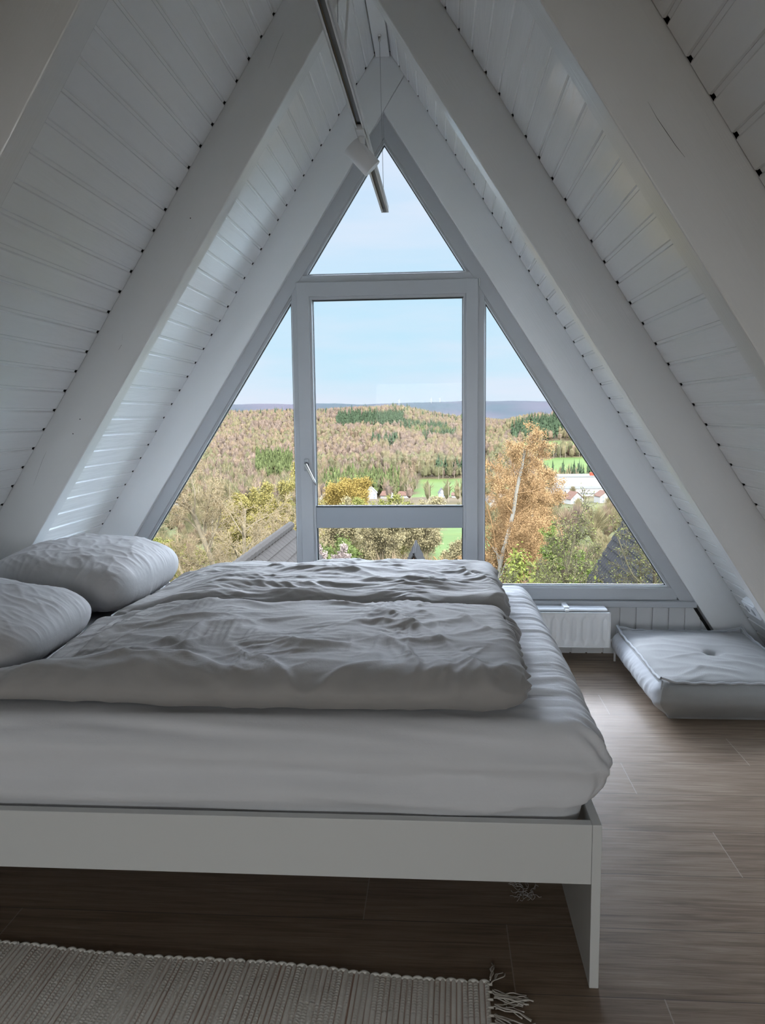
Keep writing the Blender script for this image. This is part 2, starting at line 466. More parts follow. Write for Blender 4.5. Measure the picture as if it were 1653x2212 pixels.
# raking frame members
for side in (-1, 1):
    o_, i_ = line2(side, RD - .03), line2(side, GO - .018)
    top = vt(XR)
    poly = [isect(o_, top), isect(o_, hz(.295)), isect(i_, hz(.295)), isect(i_, top)]
    mb = MB(); mb.prism(poly, YF, YG1 + .005)
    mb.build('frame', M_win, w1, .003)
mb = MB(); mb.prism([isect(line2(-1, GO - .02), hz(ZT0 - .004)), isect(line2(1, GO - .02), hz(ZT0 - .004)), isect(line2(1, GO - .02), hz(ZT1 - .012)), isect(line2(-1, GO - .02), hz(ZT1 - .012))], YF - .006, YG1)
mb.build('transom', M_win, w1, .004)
for x0, x1, nm in ((XML + .010, XLL + .012, 'post'), (XLR - .012, XMR - .010, 'post')):
    zt = min(isect(line2(-1 if x0 < -.2 else 1, GO - .03), vt(x0))[1], isect(line2(-1 if x0 < -.2 else 1, GO - .03), vt(x1))[1])
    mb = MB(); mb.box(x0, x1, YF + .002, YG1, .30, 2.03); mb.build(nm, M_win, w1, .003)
for x0, x1 in ((isect(line2(-1, GO - .03), hz(.34))[0], XLL), (XLR, isect(line2(1, GO - .03), hz(.34))[0])):
    mb = MB(); mb.box(x0, x1, YF + .0015, YG1, .302, ZB - .014); mb.build('bottom_rail', M_win, w1, .004)
# stepped glazing beads and dark gaskets round each fixed pane
for poly in (tri_top, tri_l, tri_r):
    out = inset(poly, -.020)
    mb = MB(); ring(mb, out, inset(poly, -.009), YF + .012, YF + .035); mb.build('glazing_bead', M_win, w1)
    mb = MB(); ring(mb, inset(poly, -.0095), inset(poly, -.0035), YF + .022, YF + .034); mb.build('bead_lip', M_bead, w1)
    mb = MB(); ring(mb, inset(poly, -.004), inset(poly, 0), YF + .030, YF + .040); mb.build('gasket', M_rubber, w1)
    mb = MB(); ring(mb, inset(poly, -.018), inset(poly, -.0045), YF + .0405, YG1); mb.build('outer_bead', M_win, w1)
    mb = MB(); mb.prism(inset(poly, -.012), YF + .038, YF + .0395)
    mb.build('pane', M_glass, w1)
# sill strip below the frame
mb = MB(); mb.box(isect(line2(-1, RD - .02), hz(.28))[0], isect(line2(1, RD + .004), hz(.29))[0], 4.205, 4.262, .268, .301)
tag(mb.build('trim_2', M_win, None, .004), 'white wooden sill board under the gable window above the radiator', 'trim', None, 'structure')

d1 = empty('door_1', (0, 0, 0)); tag(d1, 'white glazed balcony door leaf in the middle of the gable window', 'door', None, 'structure')
YL = 4.215
GX0, GX1, GZ1 = -.664, .124, 1.912
R0_, R1_ = .697, .819
mb = MB()
Z0 = .10
ring(mb, [(XLL, Z0), (XLR, Z0), (XLR, 2.006), (XLL, 2.006)], [(GX0 - .018, Z0 + .12), (GX1 + .018, Z0 + .12), (GX1 + .018, GZ1 + .019), (GX0 - .018, GZ1 + .019)], YL, YG1 - .01)
mb.build('leaf_frame', M_win, d1, .004)
mb = MB(); ring(mb, [(GX0 - .019, Z0 + .119), (GX1 + .019, Z0 + .119), (GX1 + .019, GZ1 + .02), (GX0 - .019, GZ1 + .02)], [(GX0 - .006, Z0 + .13), (GX1 + .006, Z0 + .13), (GX1 + .006, GZ1 + .006), (GX0 - .006, GZ1 + .006)], YL + .012, YL + .05)
mb.build('glazing_bead', M_win, d1)
for zz0, zz1 in ((Z0 + .14, R0_), (R1_, GZ1)):
    mb = MB(); ring(mb, [(GX0 - .0065, zz0 - .0065), (GX1 + .0065, zz0 - .0065), (GX1 + .0065, zz1 + .0065), (GX0 - .0065, zz1 + .0065)], [(GX0, zz0), (GX1, zz0), (GX1, zz1), (GX0, zz1)], YL + .040, YL + .055)
    mb.build('gasket', M_rubber, d1)
    mb = MB(); mb.box(GX0 - .01, GX1 + .01, YL + .052, YL + .054, zz0 - .01, zz1 + .01); mb.build('pane', M_glass, d1)
for px_ in (GX0 - .0055, GX1 + .0035):
    mb = MB(); mb.box(px_, px_ + .003, YL + .036, YL + .040, R1_, GZ1); mb.build('bead_lip', M_bead, d1)
mb = MB(); mb.box(GX0 - .006, GX1 + .006, YL + .016, YL + .06, R0_, R1_ - .008); mb.build('crossbar', mat('grey_door_crossbar', (.33, .36, .39), .45), d1, .003)
mb = MB(); mb.box(GX0 - .006, GX1 + .006, YL + .022, YL + .06, R1_ - .008, R1_); mb.build('crossbar_gasket', M_rubber, d1)
# lever handle, pushed half-way down
hd = empty('handle', (-.713, YL, 1.047)); hd.parent = d1
mb = MB(); mb.box(-.0135, .0135, -.006, 0, -.036, .030); mb.build('rosette', mat('grey_handle_plate', (.40, .42, .44), .4), hd, .004)
mb = MB(); mb.tube([(0, -.004, 0), (0, -.030, 0)], .0085, 14); mb.tube([(0, -.004, 0), (0, -.012, 0)], .0125, 16); mb.build('neck', mat('dark_handle_neck', (.15, .15, .16), .3, .9), hd, 0, True)
mb = MB(); mb.tube([(-.004, -.034, .006), (.0, -.036, 0), (.022, -.040, -.042), (.042, -.041, -.082), (.056, -.040, -.108)], [.0085, .0088, .0078, .007, .0058], 12); mb.build('lever', M_metal, hd, 0, True)
mb = MB(); mb.box(.210, .217, YL - .003, YL + .01, 1.990, 1.998); mb.box(.210, .217, YL - .003, YL + .01, 1.975, 1.983); mb.tube([(.2125, YL - .002, 1.968), (.2125, YL - .002, 2.004)], .0035, 8)
mb.build('hinge', M_metal, d1)

# ------------------------------------------------------------------ radiator under the sill
r = empty('radiator', (0, 4.2, 0)); tag(r, 'low white panel radiator under the gable window sill behind the bed', 'radiator')
X0, X1, Z0_, Z1_ = -.28, .892, .082, .272
def rad_panel(yf, yb):
    nx, nz = 330, 26
    xs = np.linspace(X0 + .006, X1 - .006, nx); zs = np.linspace(Z0_ + .004, Z1_ - .004, nz)
    XX, ZZ = np.meshgrid(xs, zs)
    ph = ((XX - X1) / .0525) % 1.0
    tri = np.abs(ph - .5) * 2
    ed = np.clip(np.minimum(ZZ - (Z0_ + .012 + .020 * tri), (Z1_ - .012 - .020 * tri) - ZZ) / .030, 0, 1)
    YY = yf + .0105 * ed * (.5 - .5 * np.cos(2 * PI * ph)) + .0015
    V = np.stack([XX, YY - 4.2, ZZ], -1).reshape(-1, 3)
    i = np.arange(nx * nz).reshape(nz, nx)
    F = np.stack([i[:-1, :-1], i[:-1, 1:], i[1:, 1:], i[1:, :-1]], -1).reshape(-1, 4)
    return V, F
V, F = rad_panel(4.078, 4.09)
npmesh('front_panel', V, F, M_rad, r)
mb = MB(); mb.box(X0, X1, 4.0865 - 4.2, 4.096 - 4.2, Z0_, Z1_)
mb.box(X1 - .008, X1, 4.0765 - 4.2, 4.096 - 4.2, Z0_, Z1_); mb.box(X0, X0 + .008, 4.0765 - 4.2, 4.096 - 4.2, Z0_, Z1_)
mb.box(X0, X1, 4.0765 - 4.2, 4.096 - 4.2, Z1_ - .006, Z1_); mb.box(X0, X1, 4.0765 - 4.2, 4.096 - 4.2, Z0_, Z0_ + .006)
mb.build('rim', M_rad, r, .002)
mb = MB(); mb.box(X0 + .01, X1 - .014, -.105, -.020, Z1_ + .001, Z1_ + .013); mb.box(X0 + .01, X1 - .02, -.055, -.03, Z0_, Z1_); mb.build('top_grille', M_rad, r, .003)
for bx in (.667, .02):
    mb = MB(); mb.box(bx - .014, bx + .014, -.10, .02, Z1_ + .010, Z1_ + .024); mb.box(bx - .010, bx + .010, -.122, -.10, Z1_ + .002, Z1_ + .016); mb.build('wall_bracket', M_plastic, r, .003)
vv = empty('valve', (X1 + .001, -.085, .112)); vv.parent = r
mb = MB(); mb.tube([(0, 0, 0), (.020, 0, 0)], .009, 12); mb.tube([(.018, 0, 0), (.040, 0, 0)], [.014, .0125], 14); mb.build('valve_body', M_plastic, vv, 0, True)
mb = MB(); mb.tube([(.03, 0, 0), (.032, 0, -.02), (.032, 0, -.111)], .006, 10); mb.build('pipe', M_plastic, vv, 0, True)

# ------------------------------------------------------------------ double socket on the right slope
sk = empty('wall_socket'); M = slope_frame(1)
sk.matrix_world = M @ Matrix.Translation((0, 0, 0)); tag(sk, 'white surface-mounted wall socket on the right slope boarding beside the gable rafter', 'socket')
s0 = 3.295
mb = MB(); mb.box(s0, s0 + .085, 3.76, 3.915, .0, .026); mb.build('back_box', M_plastic, sk, .004)
mb = MB(); mb.box(s0 + .004, s0 + .081, 3.764, 3.911, .026, .036); mb.build('cover_plate', M_plastic, sk, .003)
for yy in (3.80, 3.875):
    mb = MB(); mb.tube([(s0 + .0425, yy, .0365), (s0 + .0425, yy, .0372)], .019, 20); mb.build('socket_well', mat('grey_socket_well', (.35, .36, .38), .5), sk)

# ------------------------------------------------------------------ track light hung below the ridge
tl = empty('track_light', (-.272, 3.0, 2.33)); tag(tl, 'white track light rail with one spot hanging from wires under the roof ridge', 'lamp')
T0, T1 = Vector((-.2865, 1.45, 2.325)), Vector((-.263, 4.042, 2.330)); O = Vector(tl.location)
ang = math.atan2(T1.x - T0.x, T1.y - T0.y)
def tp(y, dx=0, dz=0):
    t = (y - T0.y) / (T1.y - T0.y); return T0.lerp(T1, t) - O + Vector((dx, 0, dz))
def bar(mb, y0, y1, x0, x1, z0, z1):
    a, b_ = tp(y0), tp(y1)
    v = [p + Vector((x, 0, z)) for p in (a, b_) for x in (x0, x1) for z in (z0, z1)]
    return mb.add(v, [(0, 1, 3, 2), (4, 6, 7, 5), (0, 4, 5, 1), (2, 3, 7, 6), (0, 2, 6, 4), (1, 5, 7, 3)])
mb = MB(); bar(mb, 1.45, 4.042, -.0175, .0175, -.004, .004)
bar(mb, 1.45, 4.042, -.0175, -.0135, -.026, -.004); bar(mb, 1.45, 4.042, .0135, .0175, -.026, -.004)
bar(mb, 1.45, 4.042, -.0175, -.0095, -.026, -.023); bar(mb, 1.45, 4.042, .0095, .0175, -.026, -.023)
rail = mb.build('rail', M_whitemetal, tl)
mb = MB(); bar(mb, 1.451, 4.041, -.0134, .0134, -.0048, -.0042); bar(mb, 1.451, 4.041, -.0134, -.0118, -.0225, -.0045); bar(mb, 1.451, 4.041, .0118, .0134, -.0225, -.0045)
mb.build('channel_lining', M_track_in, rail)
mb = MB()
for dx in (-.0095, .0080): bar(mb, 1.452, 4.03, dx, dx + .0015, -.0150, -.0125)
mb.build('conductor', mat('copper_conductor', (.70, .50, .30), .3, 1.0), rail)
mb = MB(); bar(mb, 4.042, 4.046, -.018, .018, -.0265, .0045); mb.build('end_cap', M_whitemetal, tl)
for y, xo in ((3.97, -.276), (2.335, -.277)):
    a = tp(y, 0, .004); top = Vector((xo, y, 3.093)) - O
    mb = MB(); mb.tube([a, top], .0011, 6); mb.build('suspension_wire', mat('steel_wire', (.35, .36, .37), .4, .8), tl)
    mb = MB(); mb.tube([top + Vector((0, 0, .016)), top + Vector((0, 0, -.004))], .0085, 12); mb.tube([top + Vector((0, 0, -.004)), top + Vector((0, 0, -.024))], .0062, 12)
    mb.build('wire_anchor', M_metal, tl, 0, True)
    mb = MB(); mb.tube([a + Vector((.010, 0, -.004)), a + Vector((.010, 0, .010))], .004, 8); mb.build('wire_gripper', M_whitemetal, tl, 0, True)
p0 = tp(2.44, .006, .004)
mb = MB(); mb.tube([p0, p0 + Vector((.002, .003, .06)), p0 + Vector((.012, -.01, .16)), p0 + Vector((.024, -.04, .34)), p0 + Vector((.020, -.09, .55)), Vector((XR + .012, 2.30, 3.094)) - O], .0042, 10)
mb.build('feed_cable', M_plastic, tl, 0, True)
sp = empty('spotlight', tp(2.925, 0, -.020)); sp.parent = tl
mb = MB(); mb.box(-.014, .014, -.045, .035, -.014, .008); mb.build('adapter', M_whitemetal, sp, .003)
mb = MB(); mb.tube([(0, .02, -.010), (0, .022, -.038)], .0125, 16); mb.build('stem', M_whitemetal, sp, 0, True)
axis = Vector((.56, .10, -.60)).normalized(); c0 = Vector((-.026, .035, -.050))
a0 = c0 - axis * .018; a1 = c0 + axis * .092
mb = MB(); mb.tube([a0, a0 + axis * .001, a1 - axis * .001, a1], [.0335, .036, .036, .035], 40, True); h_ = mb.build('lamp_head', M_whitemetal, sp)
for p in h_.data.polygons: p.use_smooth = len(p.vertices) == 4

# ------------------------------------------------------------------ bed
YB0, YB1, XB0, XB1 = 1.679, 3.34, -1.74, .3595
bd = empty('bed_frame', (-.72, 2.5, 0)); tag(bd, 'white low bed frame with panel foot end standing on the oak floor', 'bed')
def part(name, x0, x1, y0, y1, z0, z1, parent, m, bev=.0015):
    o = parent.location; mb = MB(); mb.box(x0 - o.x, x1 - o.x, y0 - o.y, y1 - o.y, z0 - o.z, z1 - o.z); return mb.build(name, m, parent, bev)
part('foot_panel', .3385, XB1, YB0, YB1, 0, .3935, bd, M_bed)
part('side_rail', -1.71, .338, YB0, YB0 + .024, .2525, .3935, bd, M_bed)
part('side_rail', -1.71, .338, YB1 - .024, YB1, .2525, .3935, bd, M_bed)
part('head_panel', XB0, -1.711, YB0, YB1, 0, .42, bd, M_bed)
part('centre_rail', -1.71, .338, 2.49, 2.53, .20, .30, bd, M_bed)
for i in range(14):
    x = -1.69 + i * .143
    part('slat', x, x + .07, YB0 + .026, YB1 - .026, .302, .318, bd, mat('birch_slat', (.55, .45, .32), .6) if i == 0 else bpy.data.materials['birch_slat'], 0)

def rbox(x0, x1, y0, y1, z0, z1, r, step):
    """dense box surface with rounded edges: flat lattice, rounded points, normals, quads"""
    lo = np.array([x0, y0, z0]); hi = np.array([x1, y1, z1]); r = np.array(r, float); st = np.array(step, float) if np.ndim(step) else np.full(3, step)
    n = np.maximum(2, np.round((hi - lo) / st).astype(int)); Vs = []; Fs = []; base = 0
    for ax in range(3):
        u, w = [(1, 2), (2, 0), (0, 1)][ax]
        for sgn in (0, 1):
            U, W = np.meshgrid(np.arange(n[u] + 1), np.arange(n[w] + 1), indexing='ij')
            P = np.zeros(U.shape + (3,), int); P[..., u] = U; P[..., w] = W; P[..., ax] = n[ax] * sgn
            i = np.arange(U.size).reshape(U.shape) + base; base += U.size
            q = np.stack([i[:-1, :-1], i[1:, :-1], i[1:, 1:], i[:-1, 1:]], -1).reshape(-1, 4)
            Vs.append(P.reshape(-1, 3)); Fs.append(q if sgn else q[:, ::-1])
    V = np.concatenate(Vs); F = np.concatenate(Fs)
    key = (V[:, 0] * 100003 + V[:, 1]) * 100003 + V[:, 2]
    _, idx, inv = np.unique(key, return_index=True, return_inverse=True)
    V = lo + V[idx] / n * (hi - lo); F = inv[F]
    q = np.clip(V, lo + r, hi - r); e = (V - q) / r; L = np.linalg.norm(e, axis=1)
    # a point on the flat lattice always has |e|>=1 in one direction
    N = e / L[:, None]; R = q + N * r; N = N / r; N /= np.linalg.norm(N, axis=1)[:, None]
    return V, R, N, F

def sm(a, b_, x): t = np.clip((x - a) / (b_ - a), 0, 1); return t * t * (3 - 2 * t)

# mattress in its fitted sheet
def make_mattress():
    V, R, N, F = rbox(-1.695, .372, 1.715, 3.255, .325, .598, (.07, .06, .075), (.008, .0085, .012))
    x, y, z = R.T
    top = sm(.52, .59, z); side = 1 - top
    # the middle is a little crowned, the sheet swells over the foot panel and tucks in below its top
    dz = .016 * np.clip(1 - ((y - 2.48) / .77) ** 2, 0, 1) * top
    swell = np.exp(-((z - .495) / .07) ** 2) * sm(.2, .37, x) * .016
    tuck = sm(.47, .405, z)
    X = x + swell - tuck * .042 * sm(.10, .32, x); Yc = y + np.where(y < 1.8, sm(.43, .39, z) * .003 - np.exp(-((z - .50) / .05) ** 2) * .010 - np.exp(-((z - .432) / .030) ** 2) * .022, 0)
    Zc = z + dz
    # crinkles: close ridges across the width near the foot end, running over the edge and fanning
    ed = sm(-.35, .30, x)
    u = x - np.maximum(0, .58 - z) * .2; vv = y + .10 * np.sin(u * 5.0) * ed + pn(x * 3, y * 3, 4) * .05
    wr = ridged(u * 2.2, vv * 26, 3) * .7 + ridged(u * 3.4 + 5, vv * 47, 8) * .4 + ridged(u * 1.6, vv * 15, 9) * .7
    am = .0080 * ed * sm(1.72, 1.95, y) * np.clip(top + .45 * (x > .3), 0, 1)
    disp = am * (wr - .5)
    # long soft drapes along the near side
    nf = (1 - sm(1.735, 1.80, y)) * sm(.36, .42, z)
    zq = z + .03 * np.sin(x * 1.7 + .6) + pn(x * 2, z * 3, 41) * .02
    disp += nf * (.013 * pn(x * 1.3 + 3, zq * 26, 21) + .010 * pn(x * 2.6, zq * 40, 22))
    d, t, s = seg_dist(x, z, [(-.1, .385), (.10, .405), (.24, .44), (.30, .468)]); disp += nf * .011 * np.exp(-(d / .009) ** 2) * np.sin(PI * np.clip(t, 0, 1)) ** .6
    d, t, s = seg_dist(x, z, [(.02, .50), (.14, .515), (.26, .525), (.36, .50)]); disp += nf * .006 * np.exp(-(d / .014) ** 2)
    d, t, s = seg_dist(x, z, [(-1.2, .50), (-.7, .487), (-.2, .480), (.1, .486)]); disp -= nf * .010 * np.exp(-(d / .012) ** 2)
    d, t, s = seg_dist(x, z, [(-1.2, .54), (-.6, .525), (0, .52)]); disp += nf * .004 * np.exp(-(d / .016) ** 2)
    disp += nf * .004 * pn(x * 5, z * 9, 12) + .0015 * pn(x * 9, y * 9, 5) * top
    # bunched corner at the foot end
    cn = np.exp(-(((x - .36) / .05) ** 2 + ((y - 1.75) / .06) ** 2))
    disp += cn * .006 * np.sin((x * .8 + y + z * .6) * 120) * sm(.36, .5, z)
    P = np.stack([X, Yc, Zc], -1) + N * disp[:, None]
    return P, F
P, F = make_mattress()
P -= np.array([-.72, 2.5, .32])
mt = npmesh('mattress', P, F, M_sheet); mt.location = (-.72, 2.5, .32)
tag(mt, 'thick mattress in a white fitted sheet lying in the bed frame', 'mattress')

CREASE = [
 [(-.99, 1.86), (-.96, 2.03), (-.88, 2.21), (-.72, 2.37), (-.60, 2.42)], [(-1.01, 2.20), (-1.0, 2.33), (-.94, 2.42)],
 [(-.97, 2.0), (-.94, 2.16), (-.90, 2.36)], [(-.86, 2.04), (-.81, 2.15), (-.70, 2.20), (-.58, 2.22)],
 [(-.79, 1.92), (-.69, 1.99), (-.66, 2.11), (-.55, 2.16)], [(-.73, 1.89), (-.66, 1.94), (-.60, 2.04)],
 [(-.43, 2.01), (-.35, 1.96), (-.22, 1.96)], [(-.44, 2.40), (-.3, 2.37), (-.20, 2.33)], [(-.20, 2.30), (-.13, 2.23), (-.02, 2.07), (.04, 1.93)],
 [(-.16, 2.06), (-.08, 1.94), (-.05, 1.83), (-.08, 1.70)], [(.0, 1.86), (.04, 1.78), (.06, 1.68)], [(.03, 1.66), (.10, 1.70), (.18, 1.71)],
 [(-.36, 1.66), (-.30, 1.76), (-.22, 1.82), (-.12, 1.84)], [(-.45, 1.90), (-.37, 1.80), (-.31, 1.74)], [(.06, 1.90), (.11, 1.78), (.17, 1.74)],
 [(-.62, 2.10), (-.50, 2.20), (-.34, 2.24)], [(-.30, 2.12), (-.20, 2.16), (-.06, 2.14)], [(-.55, 1.98), (-.48, 1.88), (-.50, 1.78)],
 [(-.86, 1.90), (-.74, 1.85), (-.60, 1.85)], [(.0, 2.32), (.08, 2.22), (.16, 2.05)], [(-.9, 1.84), (-.78, 1.87), (-.67, 1.88), (-.57, 1.83), (-.49, 1.76)]]
CREASE_FAR = [
 [(-.95, 2.55), (-.75, 2.62), (-.5, 2.60), (-.3, 2.66)], [(-.92, 2.72), (-.7, 2.76), (-.48, 2.74)], [(-.7, 2.90), (-.45, 2.86), (-.2, 2.90), (.0, 2.86)],
 [(-.4, 2.76), (-.15, 2.70), (.1, 2.74)], [(-.3, 2.58), (-.05, 2.62), (.17, 2.57)], [(.05, 2.95), (.12, 2.80), (.20, 2.66)], [(-.1, 3.02), (.02, 2.90), (.18, 2.84)],
 [(-.85, 3.0), (-.7, 2.93), (-.5, 2.98)], [(-.6, 2.52), (-.35, 2.53), (-.1, 2.50)], [(.0, 2.7), (.08, 2.62), (.2, 2.60)]]

def make_duvet(x0, x1, y0, y1, z0, z1, seed, creases, near):
    V, R, N, F = rbox(x0, x1, y0, y1, z0, z1, (.055, .060, (z1 - z0) * .47), (.0055, .0055, .009))
    x, y, z = R.T; h = (z - z0) / (z1 - z0)
    hh = sm(.25, .9, h)
    # the head end runs at a slant: the near side reaches further towards the headboard
    xr_ = x + 0
    if near: x = x1 - (x1 - x) * (1 + .19 * sm(1.95, 1.79, y))
    # body: thinner towards the pillows, lower along the near fold, slow waves
    Z = z - hh * .055 * sm(-.72, -1.08, xr_) ** 1.3 - (hh * .022 * sm(2.10, 1.80, y) if near else 0)
    Z = Z + hh * (.014 * pn(x * 2.3 + seed, y * 2.6, seed) + .010 * pn(x * 5 + 1, y * 5, seed + 1))
    X = x + 0; Yc = y + 0
    # outline is not straight
    wob = .020 * pn(x * 2.0, z * 2 + seed, seed + 5)
    Yc = Yc + wob * (sm(y0 + .12, y0, y) + (0 if near else sm(y1 - .1, y1, y)))
    X = X + .016 * pn(y * 5, z * 3, seed + 6) * sm(x1 - .1, x1, x) + .05 * pn(y * 2.3, 1.7, seed + 7) * sm(x0 + .3, x0, xr_)
    # bulging near face, tucked under at the bottom
    fr = sm(y0 + .07, y0, y)
    Yc = Yc - fr * .014 * np.sin(PI * np.clip(h * 1.1, 0, 1)) + fr * .012 * (1 - sm(0, .3, h))
    u = x; v = y - np.maximum(0, (z1 - .03) - z) * np.where(y < (y0 + y1) / 2, 1, -1)
    # crinkles: sharp narrow crests in a few directions, each direction ruling its own patches
    wx = pn(u * 3, v * 3, seed + 31) * .07; wy = pn(u * 3 + 7, v * 3, seed + 32) * .07
    topness = sm(.45, .95, h) * sm(x1 + .01, x1 - .02, x)
    big = 0; fine = 0
    for k_, a in enumerate((.12, .55, .95, -.30, 1.45) if near else (.05, .22, -.18, .60, -.55)):
        ca, sa = math.cos(a), math.sin(a)
        p = (u + wx) * ca + (v + wy) * sa; q = -(u + wx) * sa + (v + wy) * ca
        m_ = sm(-.02, .34, pn(u * 2.1 + 13 * k_, v * 2.6, seed + 120 + k_)); f_m = sm(.0, .30, pn(u * 3.6 + 5 * k_, v * 3.6, seed + 140 + k_))
        big = big + m_ * ridged(p * .95 + k_, q * 4.8, seed + 50 + k_, 2.4) * (.0105 if near else .008)
        fine = fine + f_m * (ridged(p * 1.9, q * 12.5, seed + 60 + k_, 2.4) * .0062 + ridged(p * 3.2, q * 25, seed + 80 + k_, 2.0) * .0042)
    tot = big + (1 if near else 1.25) * fine
    tot = .0145 * np.tanh(tot / .0145)
    disp = topness * (tot + .0012 * ridged(u * 8, v * 26, seed + 54, 1.6))
    # faint drapes on the near face
    face = fr * (1 - topness)
    disp += face * (.004 * ridged(u * 7 + v * 2, v * 2.2, seed + 60) + .006 * pn(u * 4, v * 3, seed + 61))
    for i, c in enumerate(creases):
        d, t, s = seg_dist(u + pn(u * 6, v * 6, 70 + i) * .012, v + pn(u * 6, v * 6, 90 + i) * .012, c)
        env = np.sin(PI * np.clip(t * .94 + .03, 0, 1)) ** .7
        amp = (.013, .010, .015, .011)[i % 4]; w = (.011, .008, .013, .009)[i % 4]
        asym = np.where(s > 0, 1.0, 2.3)
        disp += amp * env * np.exp(-(d / (w * asym)) ** 1.5) * np.clip(hh * 1.2, 0, 1)
    P = np.stack([X, Yc, Z], -1) + N * disp[:, None]
    # gathered seam at the foot end
    end = sm(x1 - .020, x1, x)
    P[:, 0] += end * (.007 * np.sin(v * 95 + 2.0 * pn(v * 8, 1, seed)) + .004 * np.sin(z * 160 + y * 30))
    P[:, 2] = np.maximum(P[:, 2], z0 - .004)
    return P, F
def base_z(P):      # rest on the crowned sheet
    return P
for (nm, args, lab) in (('duvet', (-1.105, .212, 1.765, 2.425, .606, .722, 3, CREASE, True), 'crumpled taupe grey duvet folded along the near half of the bed'),
                        ('duvet', (-1.085, .222, 2.452, 3.13, .622, .726, 9, CREASE_FAR, False), 'crumpled taupe grey duvet on the far half of the bed, next to the window')):
    P, F = make_duvet(*args)
    # bottom follows the mattress crown
    y = P[:, 1]; zt = .598 + .016 * np.clip(1 - ((y - 2.48) / .77) ** 2, 0, 1) - .020 * sm(1.80, 1.735, y) + .009
    low = sm(args[5] - .02, args[4], P[:, 2])
    P[:, 2] = np.where(P[:, 2] < args[4] + .02, np.maximum(zt, P[:, 2] * 0 + zt) + np.maximum(0, P[:, 2] - args[4]), P[:, 2])
    org = np.array([-.43, (args[2] + args[3]) / 2, .61]); P -= org
    o = npmesh(nm, P, F, M_duvet); o.location = org
    tag(o, lab, 'duvet', 'duvets on the bed')
    # folded inner layer that shows at the foot end
    x1, ya, yb = args[1], args[2], args[3]
    n0, n1 = 60, 12
    for (a_, b_, zb, zt_, ext) in (((ya + .42, yb - .05, .628, .700, .030),) if nm and args[8] else ((ya + .10, yb - .30, .640, .700, .022),)):
        uu, ww = np.meshgrid(np.linspace(0, 1, n0), np.linspace(0, 1, n1))
        yy = a_ + (b_ - a_) * uu + .012 * pn(uu * 6, ww * 2, 5)
        zz = zb + (zt_ - zb) * ww + .008 * pn(uu * 8, ww, 3)
        xx_ = x1 - .012 + ext * np.sin(PI * ww) ** .6 * (np.sin(PI * uu) ** .4) * (1 + .5 * np.sin(uu * 34 + 3 * ww)) - .004
        V = np.stack([xx_, yy, zz], -1).reshape(-1, 3) - org
        i = np.arange(n0 * n1).reshape(n1, n0)
        Fq = np.stack([i[:-1, :-1], i[:-1, 1:], i[1:, 1:], i[1:, :-1]], -1).reshape(-1, 4)
        npmesh('folded_layer', V, Fq, M_duvet, o)

# pillows
def make_pillow(a, b_, T, seed, n=170):
    t = np.linspace(-1, 1, n); t = np.sign(t) * (1 - (1 - np.abs(t)) ** 1.35)
    U, W = np.meshgrid(t, t)
    au, aw = np.abs(U), np.abs(W)
    th = ((1 - au ** np.where(U > 0, 3.8, 2.3)) * (1 - aw ** 2.5)) ** .45
    # plan outline: pinched corners
    pin = 1 - .10 * (1 - aw ** 2) * 0 - .05 * au ** 4 * (1 - aw ** 2)
    X = a * U * (1 - .13 * aw ** 5); Y = b_ * W * (1 - .13 * au ** 5)
    V = []
    for sg in (1, -1):
        e = np.maximum(au, aw) ** 6
        Z = sg * T * th
        # gathers: folds that run in from the seams, strongest at the open end
        k1 = (.35 + .9 * sm(-.15, .35, pn(W * 3.1, U * 2 + seed, seed + 30))) * np.clip((au - .52) / .48, 0, 1) ** 1.5 * (1 - aw ** 6) * (U > 0)
        ph = W * 21 + 3.5 * pn(W * 3 + seed, U * 2, seed) + U * 3
        Z = Z + sg * k1 * T * th ** .5 * (.075 * ridged(W * 9 + pn(U * 3, W * 4, seed + 2) * .7, U * 1.6 + seed, seed + 3) + .035 * ridged(W * 17 + pn(U * 4, W * 5, seed + 6) * .8, U * 2.6, seed + 4))
        k2 = np.clip((aw - .55) / .45, 0, 1) * (1 - au ** 6)
        Z = Z + sg * k2 * T * th ** .5 * .05 * ridged(U * 7 + pn(U * 3, W * 3, seed + 7) * .6, W * 1.4, seed + 5)
        soft = ridged((U + .4 * W) * 1.6 + pn(U * 2, W * 2, seed + 8) * .5, (W - .3 * U) * 3.2, seed + 9) * .045 * (.3 + sm(-.2, .4, pn(U * 2 + 3, W * 2, seed + 20)) * 1.4) + fbm(U * 1.6, W * 1.6, seed + 10, 3) * .10 + ridged((U - .5 * W) * 3, (W + .6 * U) * 6, seed + 12) * .03
        Z = Z + sg * T * soft * th
        V.append(np.stack([X, Y, Z], -1).reshape(-1, 3))
    i = np.arange(n * n).reshape(n, n)
    Fq = np.stack([i[:-1, :-1], i[:-1, 1:], i[1:, 1:], i[1:, :-1]], -1).reshape(-1, 4)
    V = np.concatenate(V); F = np.concatenate([Fq, Fq[:, ::-1] + n * n])
    # weld the rim
    rim = np.zeros((n, n), bool); rim[0] = rim[-1] = True; rim[:, 0] = rim[:, -1] = True
    mp_ = np.arange(2 * n * n); r_ = i[rim]; mp_[r_ + n * n] = r_
    F = mp_[F]; keep = np.unique(F); re = -np.ones(2 * n * n, int); re[keep] = np.arange(len(keep))
    return V[keep], re[F]
